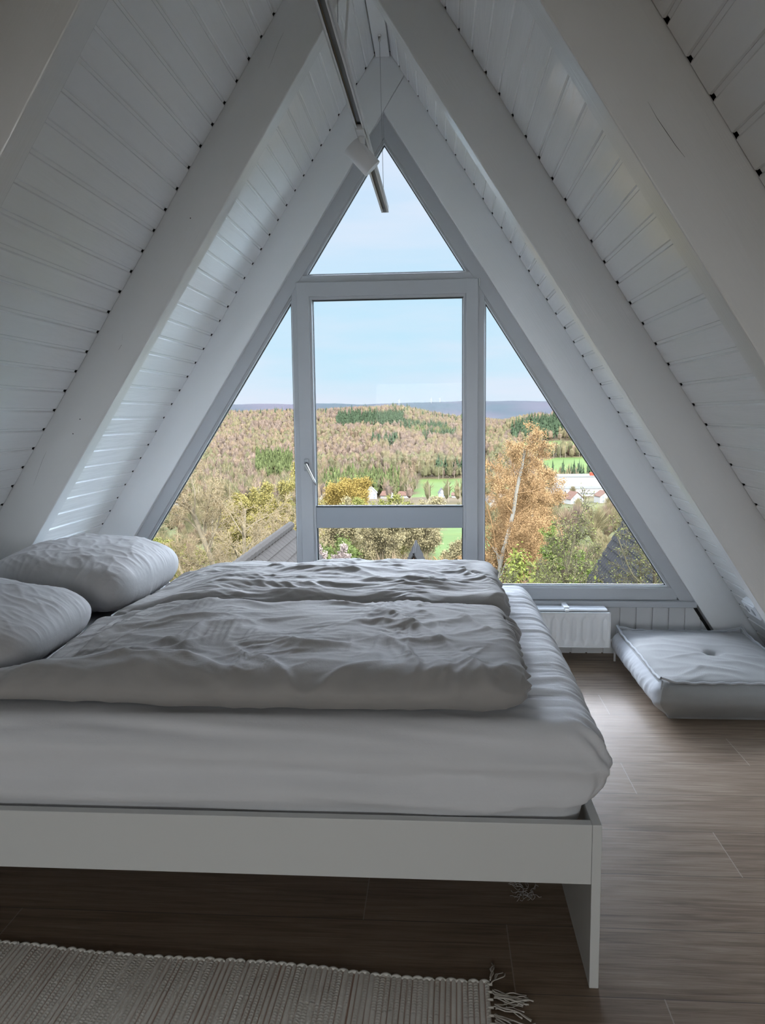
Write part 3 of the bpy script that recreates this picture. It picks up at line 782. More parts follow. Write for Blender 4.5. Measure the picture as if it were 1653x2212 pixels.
for (loc, rot, a, b_, T, seed, lab) in (((-1.45, 2.180, .716), (0, .10, .04), .355, .310, .100, 5, 'plump grey pillow at the near left corner of the bed, cut by the picture edge'),
                                        ((-1.325, 2.845, .733), (0, .07, -.03), .275, .340, .114, 14, 'plump grey pillow nearest the window, propped by the middle left rafter')):
    P, F = make_pillow(a, b_, T, seed)
    Rm = np.array(Matrix.Rotation(rot[2], 3, 'Z') @ Matrix.Rotation(rot[1], 3, 'Y')); P = P @ Rm.T + np.array(loc)
    # it lies on the sheet and leans against the rafter
    zt = .598 + .016 * np.clip(1 - ((P[:, 1] - 2.48) / .77) ** 2, 0, 1) + .007; P[:, 2] = np.maximum(P[:, 2], zt)
    lim = XR - (ZR - P[:, 2]) / math.tan(A) + np.where((P[:, 1] > 2.90) & (P[:, 1] < 3.06), RD / sA + .006, .01); P[:, 0] = np.maximum(P[:, 0], lim)
    o = npmesh('pillow', P - np.array(loc), F, M_pillow); o.location = loc
    tag(o, lab, 'pillow', 'pillows at the head of the bed')

# ------------------------------------------------------------------ floor cushion
fc = empty('floor_cushion', (1.26, 3.70, 0)); tag(fc, 'big square oatmeal linen floor cushion on the floor under the right slope', 'floor cushion')
def make_cushion():
    V, R, N, F = rbox(.925, 1.575, 3.265, 4.115, 0, .178, (.05, .05, .055), (.010, .010, .008))
    x, y, z = R.T
    cx_, cy_ = 1.25, 3.69
    h = z / .178
    ux = (x - cx_) / .325; uy = (y - cy_) / .425
    dome = np.clip((1 - ux ** 2), 0, 1) ** .5 * np.clip((1 - uy ** 2), 0, 1) ** .5
    top = sm(.6, .97, h)
    Z = z + top * (.034 * dome - .014) - top * .030 * np.exp(-(((x - 1.27) / .030) ** 2 + ((y - 3.66) / .030) ** 2)) - top * .012 * np.exp(-(((x - 1.27) / .09) ** 2 + ((y - 3.66) / .08) ** 2))
    ear = np.clip(np.abs(ux), 0, 1) ** 7 * np.clip(np.abs(uy), 0, 1) ** 7
    Z = Z + top * ear * .030
    # the sides bulge in the middle and draw in towards the floor
    X = x + np.sign(ux) * sm(.8, 1, np.abs(ux)) * (.022 * np.sin(PI * np.clip(h, 0, 1)) - .045 * (1 - sm(0, .55, h)))
    Yc = y + np.sign(uy) * sm(.85, 1, np.abs(uy)) * (.020 * np.sin(PI * np.clip(h, 0, 1)) - .045 * (1 - sm(0, .55, h)))
    d = .004 * ridged(x * 4 + pn(x * 5, y * 5, 3) * .5, y * 9 + x * 4, 5) * top + .005 * pn(x * 6, y * 6, 7) * top
    # gathers of the left side panel
    ls = sm(1.02, .93, x) * sm(.12, .5, h) * (1 - top)
    d += ls * .006 * ridged(y * 17 + h * 1.2 + pn(y * 6, h * 2, 9) * .6, h * 1.3, 11)
    d += sm(.1, .3, h) * (1 - top) * .003 * pn(x * 12, z * 14 + y * 9, 13)
    for c in ([(1.0, 3.33), (1.10, 3.40), (1.16, 3.46)], [(1.05, 3.30), (1.15, 3.36)], [(1.12, 3.45), (1.2, 3.42), (1.32, 3.36)], [(1.2, 3.5), (1.33, 3.5), (1.45, 3.42)], [(1.27, 3.66), (1.12, 3.60), (1.0, 3.56)], [(1.27, 3.66), (1.38, 3.58), (1.5, 3.54)]):
        dd, t, s = seg_dist(x, y, c); d += top * .006 * np.exp(-(dd / .014) ** 1.5) * np.sin(PI * np.clip(t, .02, .98)) ** .6
    P = np.stack([X, Yc, Z], -1) + N * d[:, None]
    P[:, 2] = np.maximum(P[:, 2], 0.0005)
    side = (np.abs(ux) > .93) & (np.abs(uy) < .99) & (h < .93)
    return P, F, side, R
P, F, side, R = make_cushion()
org = np.array([1.26, 3.70, 0]); 
fs = side[F].sum(1) >= 3
o = npmesh('cover', P - org, F, [M_pouf, M_pouf_side], fc, True, None, fs.astype(int))
# piped seams along the top and bottom edges and the upright corners
def piping(zc, nm):
    pts = []
    xs0, xs1, ys0, ys1 = .930, 1.570, 3.272, 4.108
    for k in range(160):
        t = k / 160 * 4; s_ = int(t); q = t - s_
        a_, b_ = [((xs0, ys0), (xs1, ys0)), ((xs1, ys0), (xs1, ys1)), ((xs1, ys1), (xs0, ys1)), ((xs0, ys1), (xs0, ys0))][s_]
        x = a_[0] + (b_[0] - a_[0]) * q; y = a_[1] + (b_[1] - a_[1]) * q
        bow = math.sin(PI * q) * .012
        x += (1 if x < 1.25 else -1) * bow * (s_ in (1, 3)); y += (1 if y < 3.69 else -1) * bow * (s_ in (0, 2))
        z = zc + .024 * abs(q * 2 - 1) ** 6 + .0025 * math.sin(k * 1.3)
        pts.append((x - org[0], y - org[1], z))
    pts.append(pts[0])
    mb = MB(); mb.tube(pts, .0052, 8, False)
    # flat flange of the seam
    n_ = len(pts); b0 = len(mb.v)
    for (x, y, z) in pts:
        mb.v += [(x, y, z), (x * .965, y * .972, z - .006)]
    mb.f += [(b0 + 2 * i, b0 + 2 * i + 1, b0 + 2 * i + 3, b0 + 2 * i + 2) for i in range(n_ - 1)]
    return mb.build(nm, M_pouf_side, fc, 0, True)
piping(.172, 'piping')
for (x, y) in ((.932, 3.276), (1.566, 3.276), (.932, 4.104), (1.566, 4.104)):
    sx, sy = (1 if x < 1.2 else -1), (1 if y < 3.7 else -1)
    mb = MB(); mb.tube([(x - org[0] + sx * .004, y - org[1] + sy * .002, .182), (x - org[0] - sx * .004, y - org[1] - sy * .004, .13), (x - org[0] + sx * .004, y - org[1] + sy * .004, .07), (x - org[0] + sx * .05, y - org[1] + sy * .05, .012)], .0042, 8)
    mb.build('corner_seam', M_pouf_side, fc, 0, True)

# ------------------------------------------------------------------ rug
rg = empty('rug', (.113, 1.679, 0)); tag(rg, 'flat-woven ecru rag rug with fringed end on the floor in front of the bed', 'rug')
ex = np.array([-1.208, .067]); ex /= np.linalg.norm(ex); ey = np.array([-.02, -1.0]); ey /= np.linalg.norm(ey)
RP, RL, RWd = .0126, 1.79, .64
nu = int(RL / RP) * 6; nv = 226
U, W = np.meshgrid(np.linspace(0, RL, nu), np.linspace(0, RWd, nv))
rid = U / RP + .10 * pn(U * 9, W * 5, 3) + .22 * np.sin(W * 6 + U * 2) * 0
k = np.floor(rid); f_ = rid - k
fat = .75 + .35 * _hash(k.astype(int), np.zeros_like(k).astype(int), 7)
arch = np.clip(1 - (np.abs(f_ - .5) * 2 / np.clip(fat, .6, 1)) ** 2, 0, 1) ** .5
plain = _hash(k.astype(int), np.floor(W * 9).astype(int), 9) > .62
bead = np.abs(np.sin((W + .004 * _hash(k.astype(int), np.ones_like(k).astype(int), 5)) * PI / .0085))
ht = .0030 + .0058 * arch * (1 - .62 * (1 - bead ** 1.4) * np.where(plain, .25, 1.0)) + .0018 * pn(U * 7, W * 7, 8)
ww = W + .006 * np.sin(U * 9) + .0045 * np.abs(np.sin(U * PI / .0252)) * -1 * np.exp(-W / .006)
V = np.stack([U * ex[0] + ww * ey[0], U * ex[1] + ww * ey[1], ht], -1).reshape(-1, 3)
i = np.arange(nu * nv).reshape(nv, nu)
Fq = np.stack([i[:-1, :-1], i[:-1, 1:], i[1:, 1:], i[1:, :-1]], -1).reshape(-1, 4)
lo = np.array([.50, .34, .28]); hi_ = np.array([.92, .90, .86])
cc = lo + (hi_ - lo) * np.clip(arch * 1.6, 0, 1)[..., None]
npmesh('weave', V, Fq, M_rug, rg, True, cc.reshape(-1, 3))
# looped selvedge: each turn of the weft shows as a fat loop along the far edge
mb = MB(); rng = random.Random(4); n_l = int(RL / .0252)
for k in range(n_l):
    u = (k + .5) * .0252 + rng.uniform(-.002, .002); w_ = .0125 + rng.uniform(-.0015, .0015)
    c = np.array([u * ex[0], u * ex[1]]) + ey * (.006 * math.sin(u * 9) + .002 + rng.uniform(-.002, .002))
    pts = []; rs = []
    for q in range(7):
        th = -1 + q / 3
        p = c + ex * (th * w_) - ey * (.0045 * (1 - th * th))
        pts.append((p[0], p[1], .0052)); rs.append(.0026 + .0026 * (1 - th * th))
    mb.tube(pts, rs, 8)
mb.build('selvedge', mat('pale_rug_selvedge', (.70, .69, .65), .9), rg, 0, True)
# fringe at the foot end
rng = random.Random(12)
for k in range(27):
    w_ = .008 + k * .0237; mb = MB()
    root = np.array([.0, .0]) + ey * w_
    a0_ = rng.uniform(-.35, .45) if k else -1.0
    for j in range(7):
        aa = a0_ + rng.uniform(-.45, .45); L = rng.uniform(.045, .088) * (1 if k else .75); pts = []
        p = root + ey * rng.uniform(-.010, .010); ph = rng.uniform(0, 6.3); d0 = -ex
        for q in range(9):
            t = q / 8; th = aa + .55 * math.sin(t * 7 + ph) * t
            dd = -ex * math.cos(th) + ey * math.sin(th); p = p + dd * (L / 8)
            pts.append((p[0], p[1], .0055 * (1 - t) + .0016 + .002 * abs(math.sin(t * 6 + ph)) + j * .0003))
        mb.tube(pts, [.0013] * 8 + [.0018], 5)
    mb.tube([tuple(root - ex * -.006) + (.006,), tuple(root - ex * .006) + (.006,)], .0030, 8)
    mb.build('tassel', M_fringe, rg, 0, True)

# small tuft of fluff under the bed
mb = MB(); rng = random.Random(3)
for j in range(26):
    p = np.array([rng.gauss(0, .010), rng.gauss(0, .012)]); a_ = rng.uniform(0, 6.28); pts = []
    for q in range(7):
        a_ += rng.uniform(-.8, .8); p = p + np.array([math.cos(a_), math.sin(a_)]) * .0065; pts.append((p[0], p[1], .0012 + abs(math.sin(q + j)) * .006))
    mb.tube(pts, .0005, 4)
o = mb.build('lint', mat('grey_lint', (.55, .55, .55), .95)); o.location = (.234, 2.044, 0)
tag(o, 'small tuft of pale lint lying on the floor under the bed', 'lint')

# ================================================================== outside
OUT = .235      # outdoor colours darkened to offset the boosted sky light
EYE = 1.30
Dk = np.array([0, 5, 10, 20, 40, 100, 200, 300, 450, 600, 750, 900, 1050, 1200, 1350, 1500, 1650, 1800, 2000, 2200, 2600, 3300, 4200, 5200, 6200, 7500], float)
ZCk = np.array([-6.8, -6.9, -7.3, -8.8, -12, -20, -31, -43, -57, -65, -73, -71.5, -66, -60, -51, -42, -32, -20, 1, 15, -8, -30, -10, 92, 60, 0], float)
ZLk = np.array([-6.8, -6.9, -7.3, -8.8, -12, -20, -31, -43, -57, -66, -73, -71, -66, -60, -52, -44, -34, -22, -4, 9, -10, -30, -10, 92, 70, 0], float)
ZRk = np.array([-6.8, -6.9, -7.3, -8.8, -12, -20, -31, -43, -53, -60, -66, -64.5, -54, -44, -30, -15, -12, -16, -30, -45, -60, -50, 0, 84, 60, 0], float)
_Dd = np.linspace(0, 7500, 3001)
def _smooth(zk):
    z = np.interp(_Dd, Dk, zk); kk = np.hanning(41); kk /= kk.sum()
    zp = np.concatenate([np.full(20, z[0]), z, np.full(20, z[-1])]); zs = np.convolve(zp, kk, 'valid')
    w = np.clip((_Dd - 120) / 150, 0, 1); return z * (1 - w) + zs * w
ZC, ZL, ZRr = _smooth(ZCk), _smooth(ZLk), _smooth(ZRk)
def ground(x, y):
    x = np.asarray(x, float); y = np.asarray(y, float)
    d = np.maximum(y, 0); t = x / np.maximum(np.abs(y), 30)
    zc, zl, zr = (np.interp(d, _Dd, a) for a in (ZC, ZL, ZRr))
    wl = sm(-.10, -.22, t); wr_ = sm(.02, .13, t)
    # the middle hill's crest falls away to the right, like in the view
    zc = zc + np.where(d > 1400, 1, 0) * sm(1400, 2100, d) * sm(4000, 2600, d) * (-26 * sm(-.06, .03, t) - 5 * sm(-.11, -.16, t))
    z = zc * (1 - wl - wr_) + zl * wl + zr * wr_
    nz = fbm(x / 240 + 3, y / 240, 77, 3) * np.clip((d - 250) / 900, 0, 1) * 7 + sm(4000, 5000, d) * 26 * fbm(x / 900, y / 2600, 5, 3)
    return z + nz + EYE
def hill(name, label, y0, y1, tmax, nt, nd, mat_):
    yy = np.geomspace(max(y0, 1), y1, nd); tt = np.linspace(-tmax, tmax, nt)
    Y, T = np.meshgrid(yy, tt, indexing='ij'); X = T * (Y + 22)
    Z = ground(X, Y); i = np.arange(nd * nt).reshape(nd, nt)
    Fq = np.stack([i[:-1, :-1], i[:-1, 1:], i[1:, 1:], i[1:, :-1]], -1).reshape(-1, 4)
    t = X / np.maximum(Y, 30)
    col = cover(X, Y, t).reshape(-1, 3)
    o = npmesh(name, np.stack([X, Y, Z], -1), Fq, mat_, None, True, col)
    return tag(o, label, 'hill', None, 'structure')
def meadow_mask(x, y):
    t = x / np.maximum(y, 30); j = pn(x / 60, y / 60, 3) * .012
    d = y + pn(x / 50, y / 50, 8) * 22
    m = (t > -.028 + j - .030 * sm(760, 690, d)) & (t < .055) & (d > 660) & (d < 912)
    m |= (t > -.012 + j + .02 * sm(160, 300, d)) & (t < .075 + j) & (d > 105) & (d < 330)
    m |= (t > .08) & (t < .30) & (d > 735) & (d < 800)
    m |= (t > .125 + j) & (t < .32) & (d > 825) & (d < 1005)
    m |= (t > .098 + j) & (t < .32) & (d > 1110 - 500 * (t - .098)) & (d < 1268 - 520 * (t - .098))
    return m
def cover(x, y, t):
    n1 = fbm(x / 35, y / 35, 31, 3)[..., None]; c = np.zeros(x.shape + (3,)) + np.array([.30, .235, .15]) * (1 + .35 * n1)
    m = meadow_mask(x, y)[..., None]
    g = np.array([.24, .37, .12]) * (1 + .25 * n1) + np.array([.10, .05, 0]) * np.clip(fbm(x / 90, y / 30, 3, 2), 0, 1)[..., None]
    c = np.where(m, g, c)
    near = sm(620, 420, y)[..., None]; gv = np.array([.27, .29, .12]) * (1 + .5 * n1); c = np.where(m, c, c * (1 - near) + gv * near)
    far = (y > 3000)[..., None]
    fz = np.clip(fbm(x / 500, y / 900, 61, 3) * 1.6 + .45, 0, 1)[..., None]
    haze_col = np.array([.075, .115, .15]) * (1 - fz) + np.array([.15, .14, .195]) * fz  # distance haze painted into the far ridge as blue and purple
    return np.where(far, haze_col, c) * OUT
M_land = mat('spring_ground_cover', (.3, .25, .15), .95, spec=.05)
n, l, b = nodes(M_land); at = n.new('ShaderNodeAttribute'); at.attribute_name = 'col'
setcol(M_land, mixc(M_land, .5, at.outputs['Color'], ramp(M_land, noise(M_land, coord(M_land), .22, 5, .65), [(.3, (.62, .62, .6)), (.7, (1, 1, 1))]), 'MULTIPLY'))
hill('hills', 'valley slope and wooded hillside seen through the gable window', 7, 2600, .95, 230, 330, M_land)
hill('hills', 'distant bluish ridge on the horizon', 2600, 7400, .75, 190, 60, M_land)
mb = MB(); mb.box(-60, 60, -80, 8, -6.2, -5.55)
tag(mb.build('ground', mat('garden_lawn', (.16 * OUT, .18 * OUT, .07 * OUT), .95)), 'garden ground around the house', 'ground', None, 'structure')

M_wood = mat('woodland_crowns', (.3, .25, .18), .95, spec=.05)
n, l, b = nodes(M_wood); at = n.new('ShaderNodeAttribute'); at.attribute_name = 'col'
setcol(M_wood, mixc(M_wood, .45, at.outputs['Color'], ramp(M_wood, noise(M_wood, coord(M_wood), 1.1, 3, .7), [(.3, (.55, .55, .55)), (.68, (1.0, 1.0, 1.0))]), 'MULTIPLY'))

_ico = bmesh.new(); bmesh.ops.create_icosphere(_ico, subdivisions=1, radius=1.0)
ICOV = np.array([v.co[:] for v in _ico.verts]); ICOF = np.array([[v.index for v in f.verts] for f in _ico.faces]); _ico.free()
def crowns(pos, rad, hgt, col, seed, kind):
    """many tree crowns in one mesh; kind 'round' (bare broadleaf) or 'cone' (conifer)"""
    rs = np.random.RandomState(seed); n = len(pos)
    if kind == 'round': V0, F0 = ICOV, ICOF
    else:
        lev = [(0, .22), (.34, 1.0), (.30, .55), (.58, .72), (.54, .38), (.80, .40), (.77, .22), (1.0, .02)]; k = 6
        V0 = np.array([(math.cos(2 * PI * j / k + i) * r_, math.sin(2 * PI * j / k + i) * r_, h) for i, (h, r_) in enumerate(lev) for j in range(k)])
        F0 = []
        for i in range(len(lev) - 1):
            for j in range(k):
                a, b_ = i * k + j, i * k + (j + 1) % k; F0 += [(a, b_, b_ + k), (a, b_ + k, a + k)]
        F0 = np.array(F0)
    m = len(V0)
    jit = 1 + (rs.rand(n, m, 1) - .5) * (.55 if kind == 'round' else .35)
    V = V0[None] * jit
    ang_ = rs.rand(n) * 6.28; ca, sa = np.cos(ang_), np.sin(ang_)
    X = V[..., 0] * ca[:, None] - V[..., 1] * sa[:, None]; Yv = V[..., 0] * sa[:, None] + V[..., 1] * ca[:, None]
    Zv = V[..., 2] * hgt[:, None] * (.5 if kind == 'round' else 1) + (hgt[:, None] * .56 if kind == 'round' else hgt[:, None] * .06)
    W = np.stack([X * rad[:, None], Yv * rad[:, None], Zv], -1) + pos[:, None]
    F = (F0[None] + (np.arange(n) * m)[:, None, None]).reshape(-1, 3)
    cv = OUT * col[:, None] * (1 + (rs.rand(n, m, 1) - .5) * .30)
    return W.reshape(-1, 3), F, np.clip(cv, 0, 1).reshape(-1, 3)
def trunks(pos, rad, hgt, col):
    n = len(pos); k = 3; a = np.arange(k) * 2 * PI / k
    ring_ = np.stack([np.cos(a), np.sin(a)], -1)
    V = np.zeros((n, 2, k, 3)); V[:, :, :, :2] = pos[:, None, None, :2] + ring_[None, None] * rad[:, None, None, None] * np.array([1, .5])[None, :, None, None]
    V[:, 0, :, 2] = pos[:, 2, None] - .3; V[:, 1, :, 2] = (pos[:, 2] + hgt)[:, None]
    F0 = np.array([[j, (j + 1) % k, (j + 1) % k + k, j + k] for j in range(k)])
    return V.reshape(-1, 3), (F0[None] + (np.arange(n) * 2 * k)[:, None, None]).reshape(-1, 4), OUT * np.repeat(col, 2 * k, 0)
def join(parts_):
    Vs, Fs, Cs = [], [], []; b0 = 0
    for V, F, c in parts_: Vs.append(V); Fs.append(F + b0); Cs.append(c); b0 += len(V)
    return np.concatenate(Vs), Fs, np.concatenate(Cs)
def scatter(n, t0, t1, d0, d1, seed, pw=1.6):
    rs = np.random.RandomState(seed); d = (d0 ** pw + rs.rand(n) * (d1 ** pw - d0 ** pw)) ** (1 / pw); t = t0 + rs.rand(n) * (t1 - t0)
    x = t * d; return x, d, t, rs
# evergreen stands: (tangent range, distance range, count)
STANDS = [((-.130, -.045), (1700, 1990), 620), ((-.235, -.188), (890, 1150), 230), ((.090, .30), (1275, 1500), 800), ((-.085, -.052), (1330, 1420), 60), ((-.02, .022), (1420, 1560), 70), ((-.05, .01), (1640, 1760), 150), ((-.150, -.05), (640, 900), 170), ((.13, .30), (700, 738), 90), ((-.03, .035), (1480, 1640), 60), ((-.36, .03), (2040, 2160), 120), ((-.004, .034), (920, 960), 20)]
def in_stand(t, d):
    m = np.zeros(t.shape, bool)
    for (a, b_), (c, e), k in STANDS[:3]: m |= (t > a) & (t < b_) & (d > c + 20) & (d < e)
    return m
def brooms(pos, rad, hgt, col, seed, m, wid):
    """bare crowns: m slender twig sprays per tree, rising and spreading from the stem"""
    rs = np.random.RandomState(seed); n = len(pos)
    az = rs.rand(n, m) * 2 * PI; u = rs.rand(n, m); h0 = .18 + .50 * u; rr = (.35 + .65 * rs.rand(n, m)) * np.sin(PI * (.22 + .70 * u)) ; h1 = h0 + .16 + .26 * rs.rand(n, m)
    H = hgt[:, None]; R_ = rad[:, None]
    A_ = np.stack([.10 * R_ * np.cos(az), .10 * R_ * np.sin(az), h0 * H], -1); B_ = np.stack([rr * R_ * np.cos(az), rr * R_ * np.sin(az), h1 * H], -1)
    D_ = B_ - A_; sd_ = np.cross(D_, rs.randn(n, m, 3)); sd_ /= np.linalg.norm(sd_, axis=-1)[..., None] + 1e-9
    w = wid * R_[..., None] * (.5 + rs.rand(n, m, 1))
    M1 = A_ + D_ * .6
    V = np.stack([A_, M1 + sd_ * w, B_, M1 - sd_ * w], 2) + pos[:, None, None]
    cv = np.repeat(col[:, None] * (1 + (rs.rand(n, m, 1) - .5) * .5), 4, 1).reshape(-1, 3)
    return V.reshape(-1, 3), np.arange(n * m * 4).reshape(-1, 4), np.clip(OUT * cv, 0, 1)
pal = np.array([(.45, .33, .265), (.48, .36, .295), (.42, .325, .27), (.50, .38, .27), (.46, .40, .235), (.36, .35, .20), (.50, .35, .25)])
def palette(x, d, rs):
    n_ = len(x); tone = fbm(x / 160, d / 160, 15, 3); pick = np.clip(((tone + .55) / 1.1 * 4 + rs.rand(n_) * 3.2).astype(int), 0, 6)
    pick = np.where((d < 1100) & (rs.rand(n_) < .35), 5, np.where((d < 600) & (rs.rand(n_) < .6), 4, pick))
    return pal[pick] * (1 + (rs.rand(n_, 1) - .5) * .3)
HP = np.array([(-.0865, 640), (-.149, 650), (-.135, 640), (-.066, 655), (-.045, 660), (.0035, 648), (.022, 640), (-.1885, 648), (-.338, 470), (.08, 545), (.1065, 548), (.066, 500), (.15, 505), (.169, 492), (.129, 512), (.206, 505), (.15, 588), (.165, 588), (.18, 588), (.2, 588), (.215, 588)])
def clear(x, d): return np.min(np.hypot(x[:, None] - HP[:, 0] * HP[:, 1], (d[:, None] - HP[:, 1])), 1) > 15
x, d, t, rs = scatter(24500, -.64, .50, 560, 2290, 5)
ok = ~meadow_mask(x, d) & clear(x, d) & ~in_stand(t, d) & ~((d < 700) & (rs.rand(len(d)) < .45))
ok &= ~((t > .06) & (d < 1000) & (rs.rand(len(d)) < .55)) & ~((t > -.16) & (t < .06) & (d < 690) & (rs.rand(len(d)) < .9))
x, d, t = x[ok], d[ok], t[ok]; n_ = len(x); z = ground(x, d)
rs = np.random.RandomState(8)
col = palette(x, d, rs); rad = 3.9 + rs.rand(n_) * 2.4; hg = 12 + rs.rand(n_) * 7
pos = np.stack([x, d, z], -1)
nr = np.where(d < 1000, .72, 1.0)
w1_ = crowns(pos, rad * .72 * nr, hg * .86 * (nr * .5 + .5), col * .80, 3, 'round')
w3_ = brooms(pos, rad * 1.15, hg * 1.04, col * 1.12, 4, 36, .036)
q = rs.rand(n_) < .6
w2_ = trunks(pos[q] + np.array([1.5, -4.2, 0]), np.full(q.sum(), .36), hg[q] * .8, np.tile(np.array([[.66, .57, .46]]), (q.sum(), 1)))
x, d, t, rs = scatter(880, -.64, .50, 165, 600, 6); ok = ~((t > -.16) & (t < .06) & (d > 460)) & ~meadow_mask(x, d) & clear(x, d) & ~((t > .09) & (d > 420) & (rs.rand(len(d)) < .7)); x, d = x[ok], d[ok]
n_ = len(x); pos = np.stack([x, d, ground(x, d)], -1); col = palette(x, d, rs); rad = 2.6 + rs.rand(n_) * 1.8; hg = 6.0 + rs.rand(n_) * 4.0
w4_ = crowns(pos, rad * .45, hg * .6, col * .75, 13, 'round'); w5_ = brooms(pos, rad * 1.1, hg, col * 1.1, 14, 340, .013)
V, F, cc = join([w1_, w2_, w3_, w4_, w5_])
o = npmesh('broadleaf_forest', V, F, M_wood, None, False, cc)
tag(o, 'bare pinkish brown spring forest covering the hillside', 'forest', None, 'stuff')
x, d, t, rs = scatter(320, -.66, .52, 52, 170, 7, 1.3); ok = ~meadow_mask(x, d) & (np.hypot((t + .04) * 90, d - 30) > 12); x, d = x[ok], d[ok]
n_ = len(x); pos = np.stack([x, d, ground(x, d)], -1); col = pal[rs.randint(3, 6, n_)] * (1 + (rs.rand(n_, 1) - .5) * .3); rad = 1.5 + rs.rand(n_) * 1.3; hg = 2.6 + rs.rand(n_) * 2.2
V, F, cc = join([brooms(pos, rad, hg, col * 1.1, 24, 520, .010)])
tag(npmesh('undergrowth', V, F, M_wood, None, False, cc), 'yellowish tangled undergrowth on the slope below the house', 'undergrowth', None, 'stuff')
P_ = []
for i, ((t0, t1), (d0, d1), k) in enumerate(STANDS):
    x, d, t, rs = scatter(k, t0, t1, d0, d1, 100 + i); keep = rs.rand(k) < .55 + .8 * np.clip(pn(x / 60, d / 60, i) + .4, 0, 1)
    keep &= ~meadow_mask(x, d) & clear(x, d)
    x, d = x[keep], d[keep]; n_ = len(x); hg = 15 + rs.rand(n_) * 8
    g = np.array([.14, .21, .125]) if i not in (1, 6, 8) else np.array([.25, .31, .13])
    col = g * (1 + (rs.rand(n_, 1) - .5) * .5)
    P_.append(crowns(np.stack([x, d, ground(x, d)], -1), 2.7 + rs.rand(n_) * 1.1, hg, col, 200 + i, 'cone'))
V, F, cc = join(P_)
o = npmesh('spruce_forest', V, F, M_wood, None, True, cc)
tag(o, 'dark green spruce stands among the bare woods on the hillside', 'forest', None, 'stuff')

# ---- trees built from branches
def seg_mesh(segs, k=4):
    A_ = np.array([s_[0] for s_ in segs]); B_ = np.array([s_[1] for s_ in segs]); ra = np.array([s_[2] for s_ in segs]); rb = np.array([s_[3] for s_ in segs])
    D_ = B_ - A_; D_ /= np.maximum(np.linalg.norm(D_, axis=1), 1e-9)[:, None]
    up = np.where(np.abs(D_[:, 2:3]) > .9, np.array([[1., 0, 0]]), np.array([[0, 0, 1.]]))
    a = np.cross(D_, up); a /= np.linalg.norm(a, axis=1)[:, None]; b_ = np.cross(D_, a)
    an = np.arange(k) * 2 * PI / k
    rg_ = a[:, None] * np.cos(an)[None, :, None] + b_[:, None] * np.sin(an)[None, :, None]
    V = np.concatenate([A_[:, None] + rg_ * ra[:, None, None], B_[:, None] + rg_ * rb[:, None, None]], 1).reshape(-1, 3)
    F0 = np.array([[j, (j + 1) % k, (j + 1) % k + k, j + k] for j in range(k)])
    return V, (F0[None] + (np.arange(len(segs)) * 2 * k)[:, None, None]).reshape(-1, 4)
def grow(rng, p, d, L, r, lev, out, tips, par):
    ns = par['n'][lev]; st = L / ns; kids = par['kids'][lev] if lev < len(par['kids']) else 0
    ks = sorted(rng.uniform(par['k0'][lev], .98) for _ in range(kids)) if kids else []
    ki = 0
    for i in range(ns):
        w = par['wig'][lev]
        d = d + np.array([rng.gauss(0, w), rng.gauss(0, w), rng.gauss(0, w) + par['up'][lev]]); d /= np.linalg.norm(d)
        q = p + d * st; r2 = r * (1 - .62 / ns)
        out.append((p, q, r, r2))
        while ki < len(ks) and ks[ki] <= (i + 1) / ns:
            f_ = ks[ki] * ns - i; s_ = p + (q - p) * f_; ki += 1
            a = np.cross(d, np.array([rng.gauss(0, 1), rng.gauss(0, 1), rng.gauss(0, 1)])); a /= np.linalg.norm(a) + 1e-9
            an = par['ang'][lev] + rng.gauss(0, .18); nd = d * math.cos(an) + a * math.sin(an)
            fr = 1 - ks[ki - 1] * par['tap'][lev]
            grow(rng, s_, nd, L * par['len'][lev] * fr * rng.uniform(.75, 1.25), max(r2 * par['rad'][lev], par['rmin']), lev + 1, out, tips, par)
        p = q; r = r2
        if lev >= par['leaf']: tips.append((p, d))
def leaf_mesh(rng, tips, n_per, size, spread):
    rs = np.random.RandomState(rng.randint(0, 10 ** 6)); T = np.array([t_[0] for t_ in tips]); T = np.repeat(T, n_per, 0)
    n = len(T); c = T + rs.randn(n, 3) * spread
    a = rs.randn(n, 3); a /= np.linalg.norm(a, axis=1)[:, None]; b_ = np.cross(a, rs.randn(n, 3)); b_ /= np.linalg.norm(b_, axis=1)[:, None]
    s_ = size * (.6 + rs.rand(n, 1) * .8)
    V = np.stack([c - a * s_, c + b_ * s_ * .55, c + a * s_, c - b_ * s_ * .55], 1).reshape(-1, 3)
    return V, np.arange(n * 4).reshape(-1, 4)
def tree(name, label, cat, loc, stems, par, bark, leaf=None, lsize=.03, lper=2, lspread=.05, seed=1, group=None, leafname='foliage', k=4):
    rng = random.Random(seed); segs = []; tips = []
    for (dx, dy, tilt, az, L, r_) in stems:
        d0 = np.array([math.sin(tilt) * math.cos(az), math.sin(tilt) * math.sin(az), math.cos(tilt)])
        grow(rng, np.array([dx, dy, -.3]), d0, L, r_, 0, segs, tips, par)
    root = empty(name, loc); tag(root, label, cat, group)
    big = [s_ for s_ in segs if s_[2] > par['cut']]; small = [s_ for s_ in segs if s_[2] <= par['cut']]
    V, F = seg_mesh(big, 7); npmesh('trunk', V, F, bark[0], root)
    V, F = seg_mesh(small, k if len(small) < 30000 else 3); npmesh('branches', V, F, bark[1], root)
    if leaf is not None:
        V, F = leaf_mesh(rng, tips[::2] if 'shrub' in name else tips, lper, lsize, lspread); npmesh(leafname, V, F, leaf, root, False)
    return root
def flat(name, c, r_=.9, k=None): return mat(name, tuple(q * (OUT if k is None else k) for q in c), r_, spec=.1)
B_pale = flat('pale_sunlit_bark', (.55, .47, .34)); B_twig = flat('tan_twigs', (.66, .54, .35))
B_birch = flat('white_birch_bark', (.78, .76, .70)); B_orange = flat('orange_birch_twigs', (.76, .47, .24))
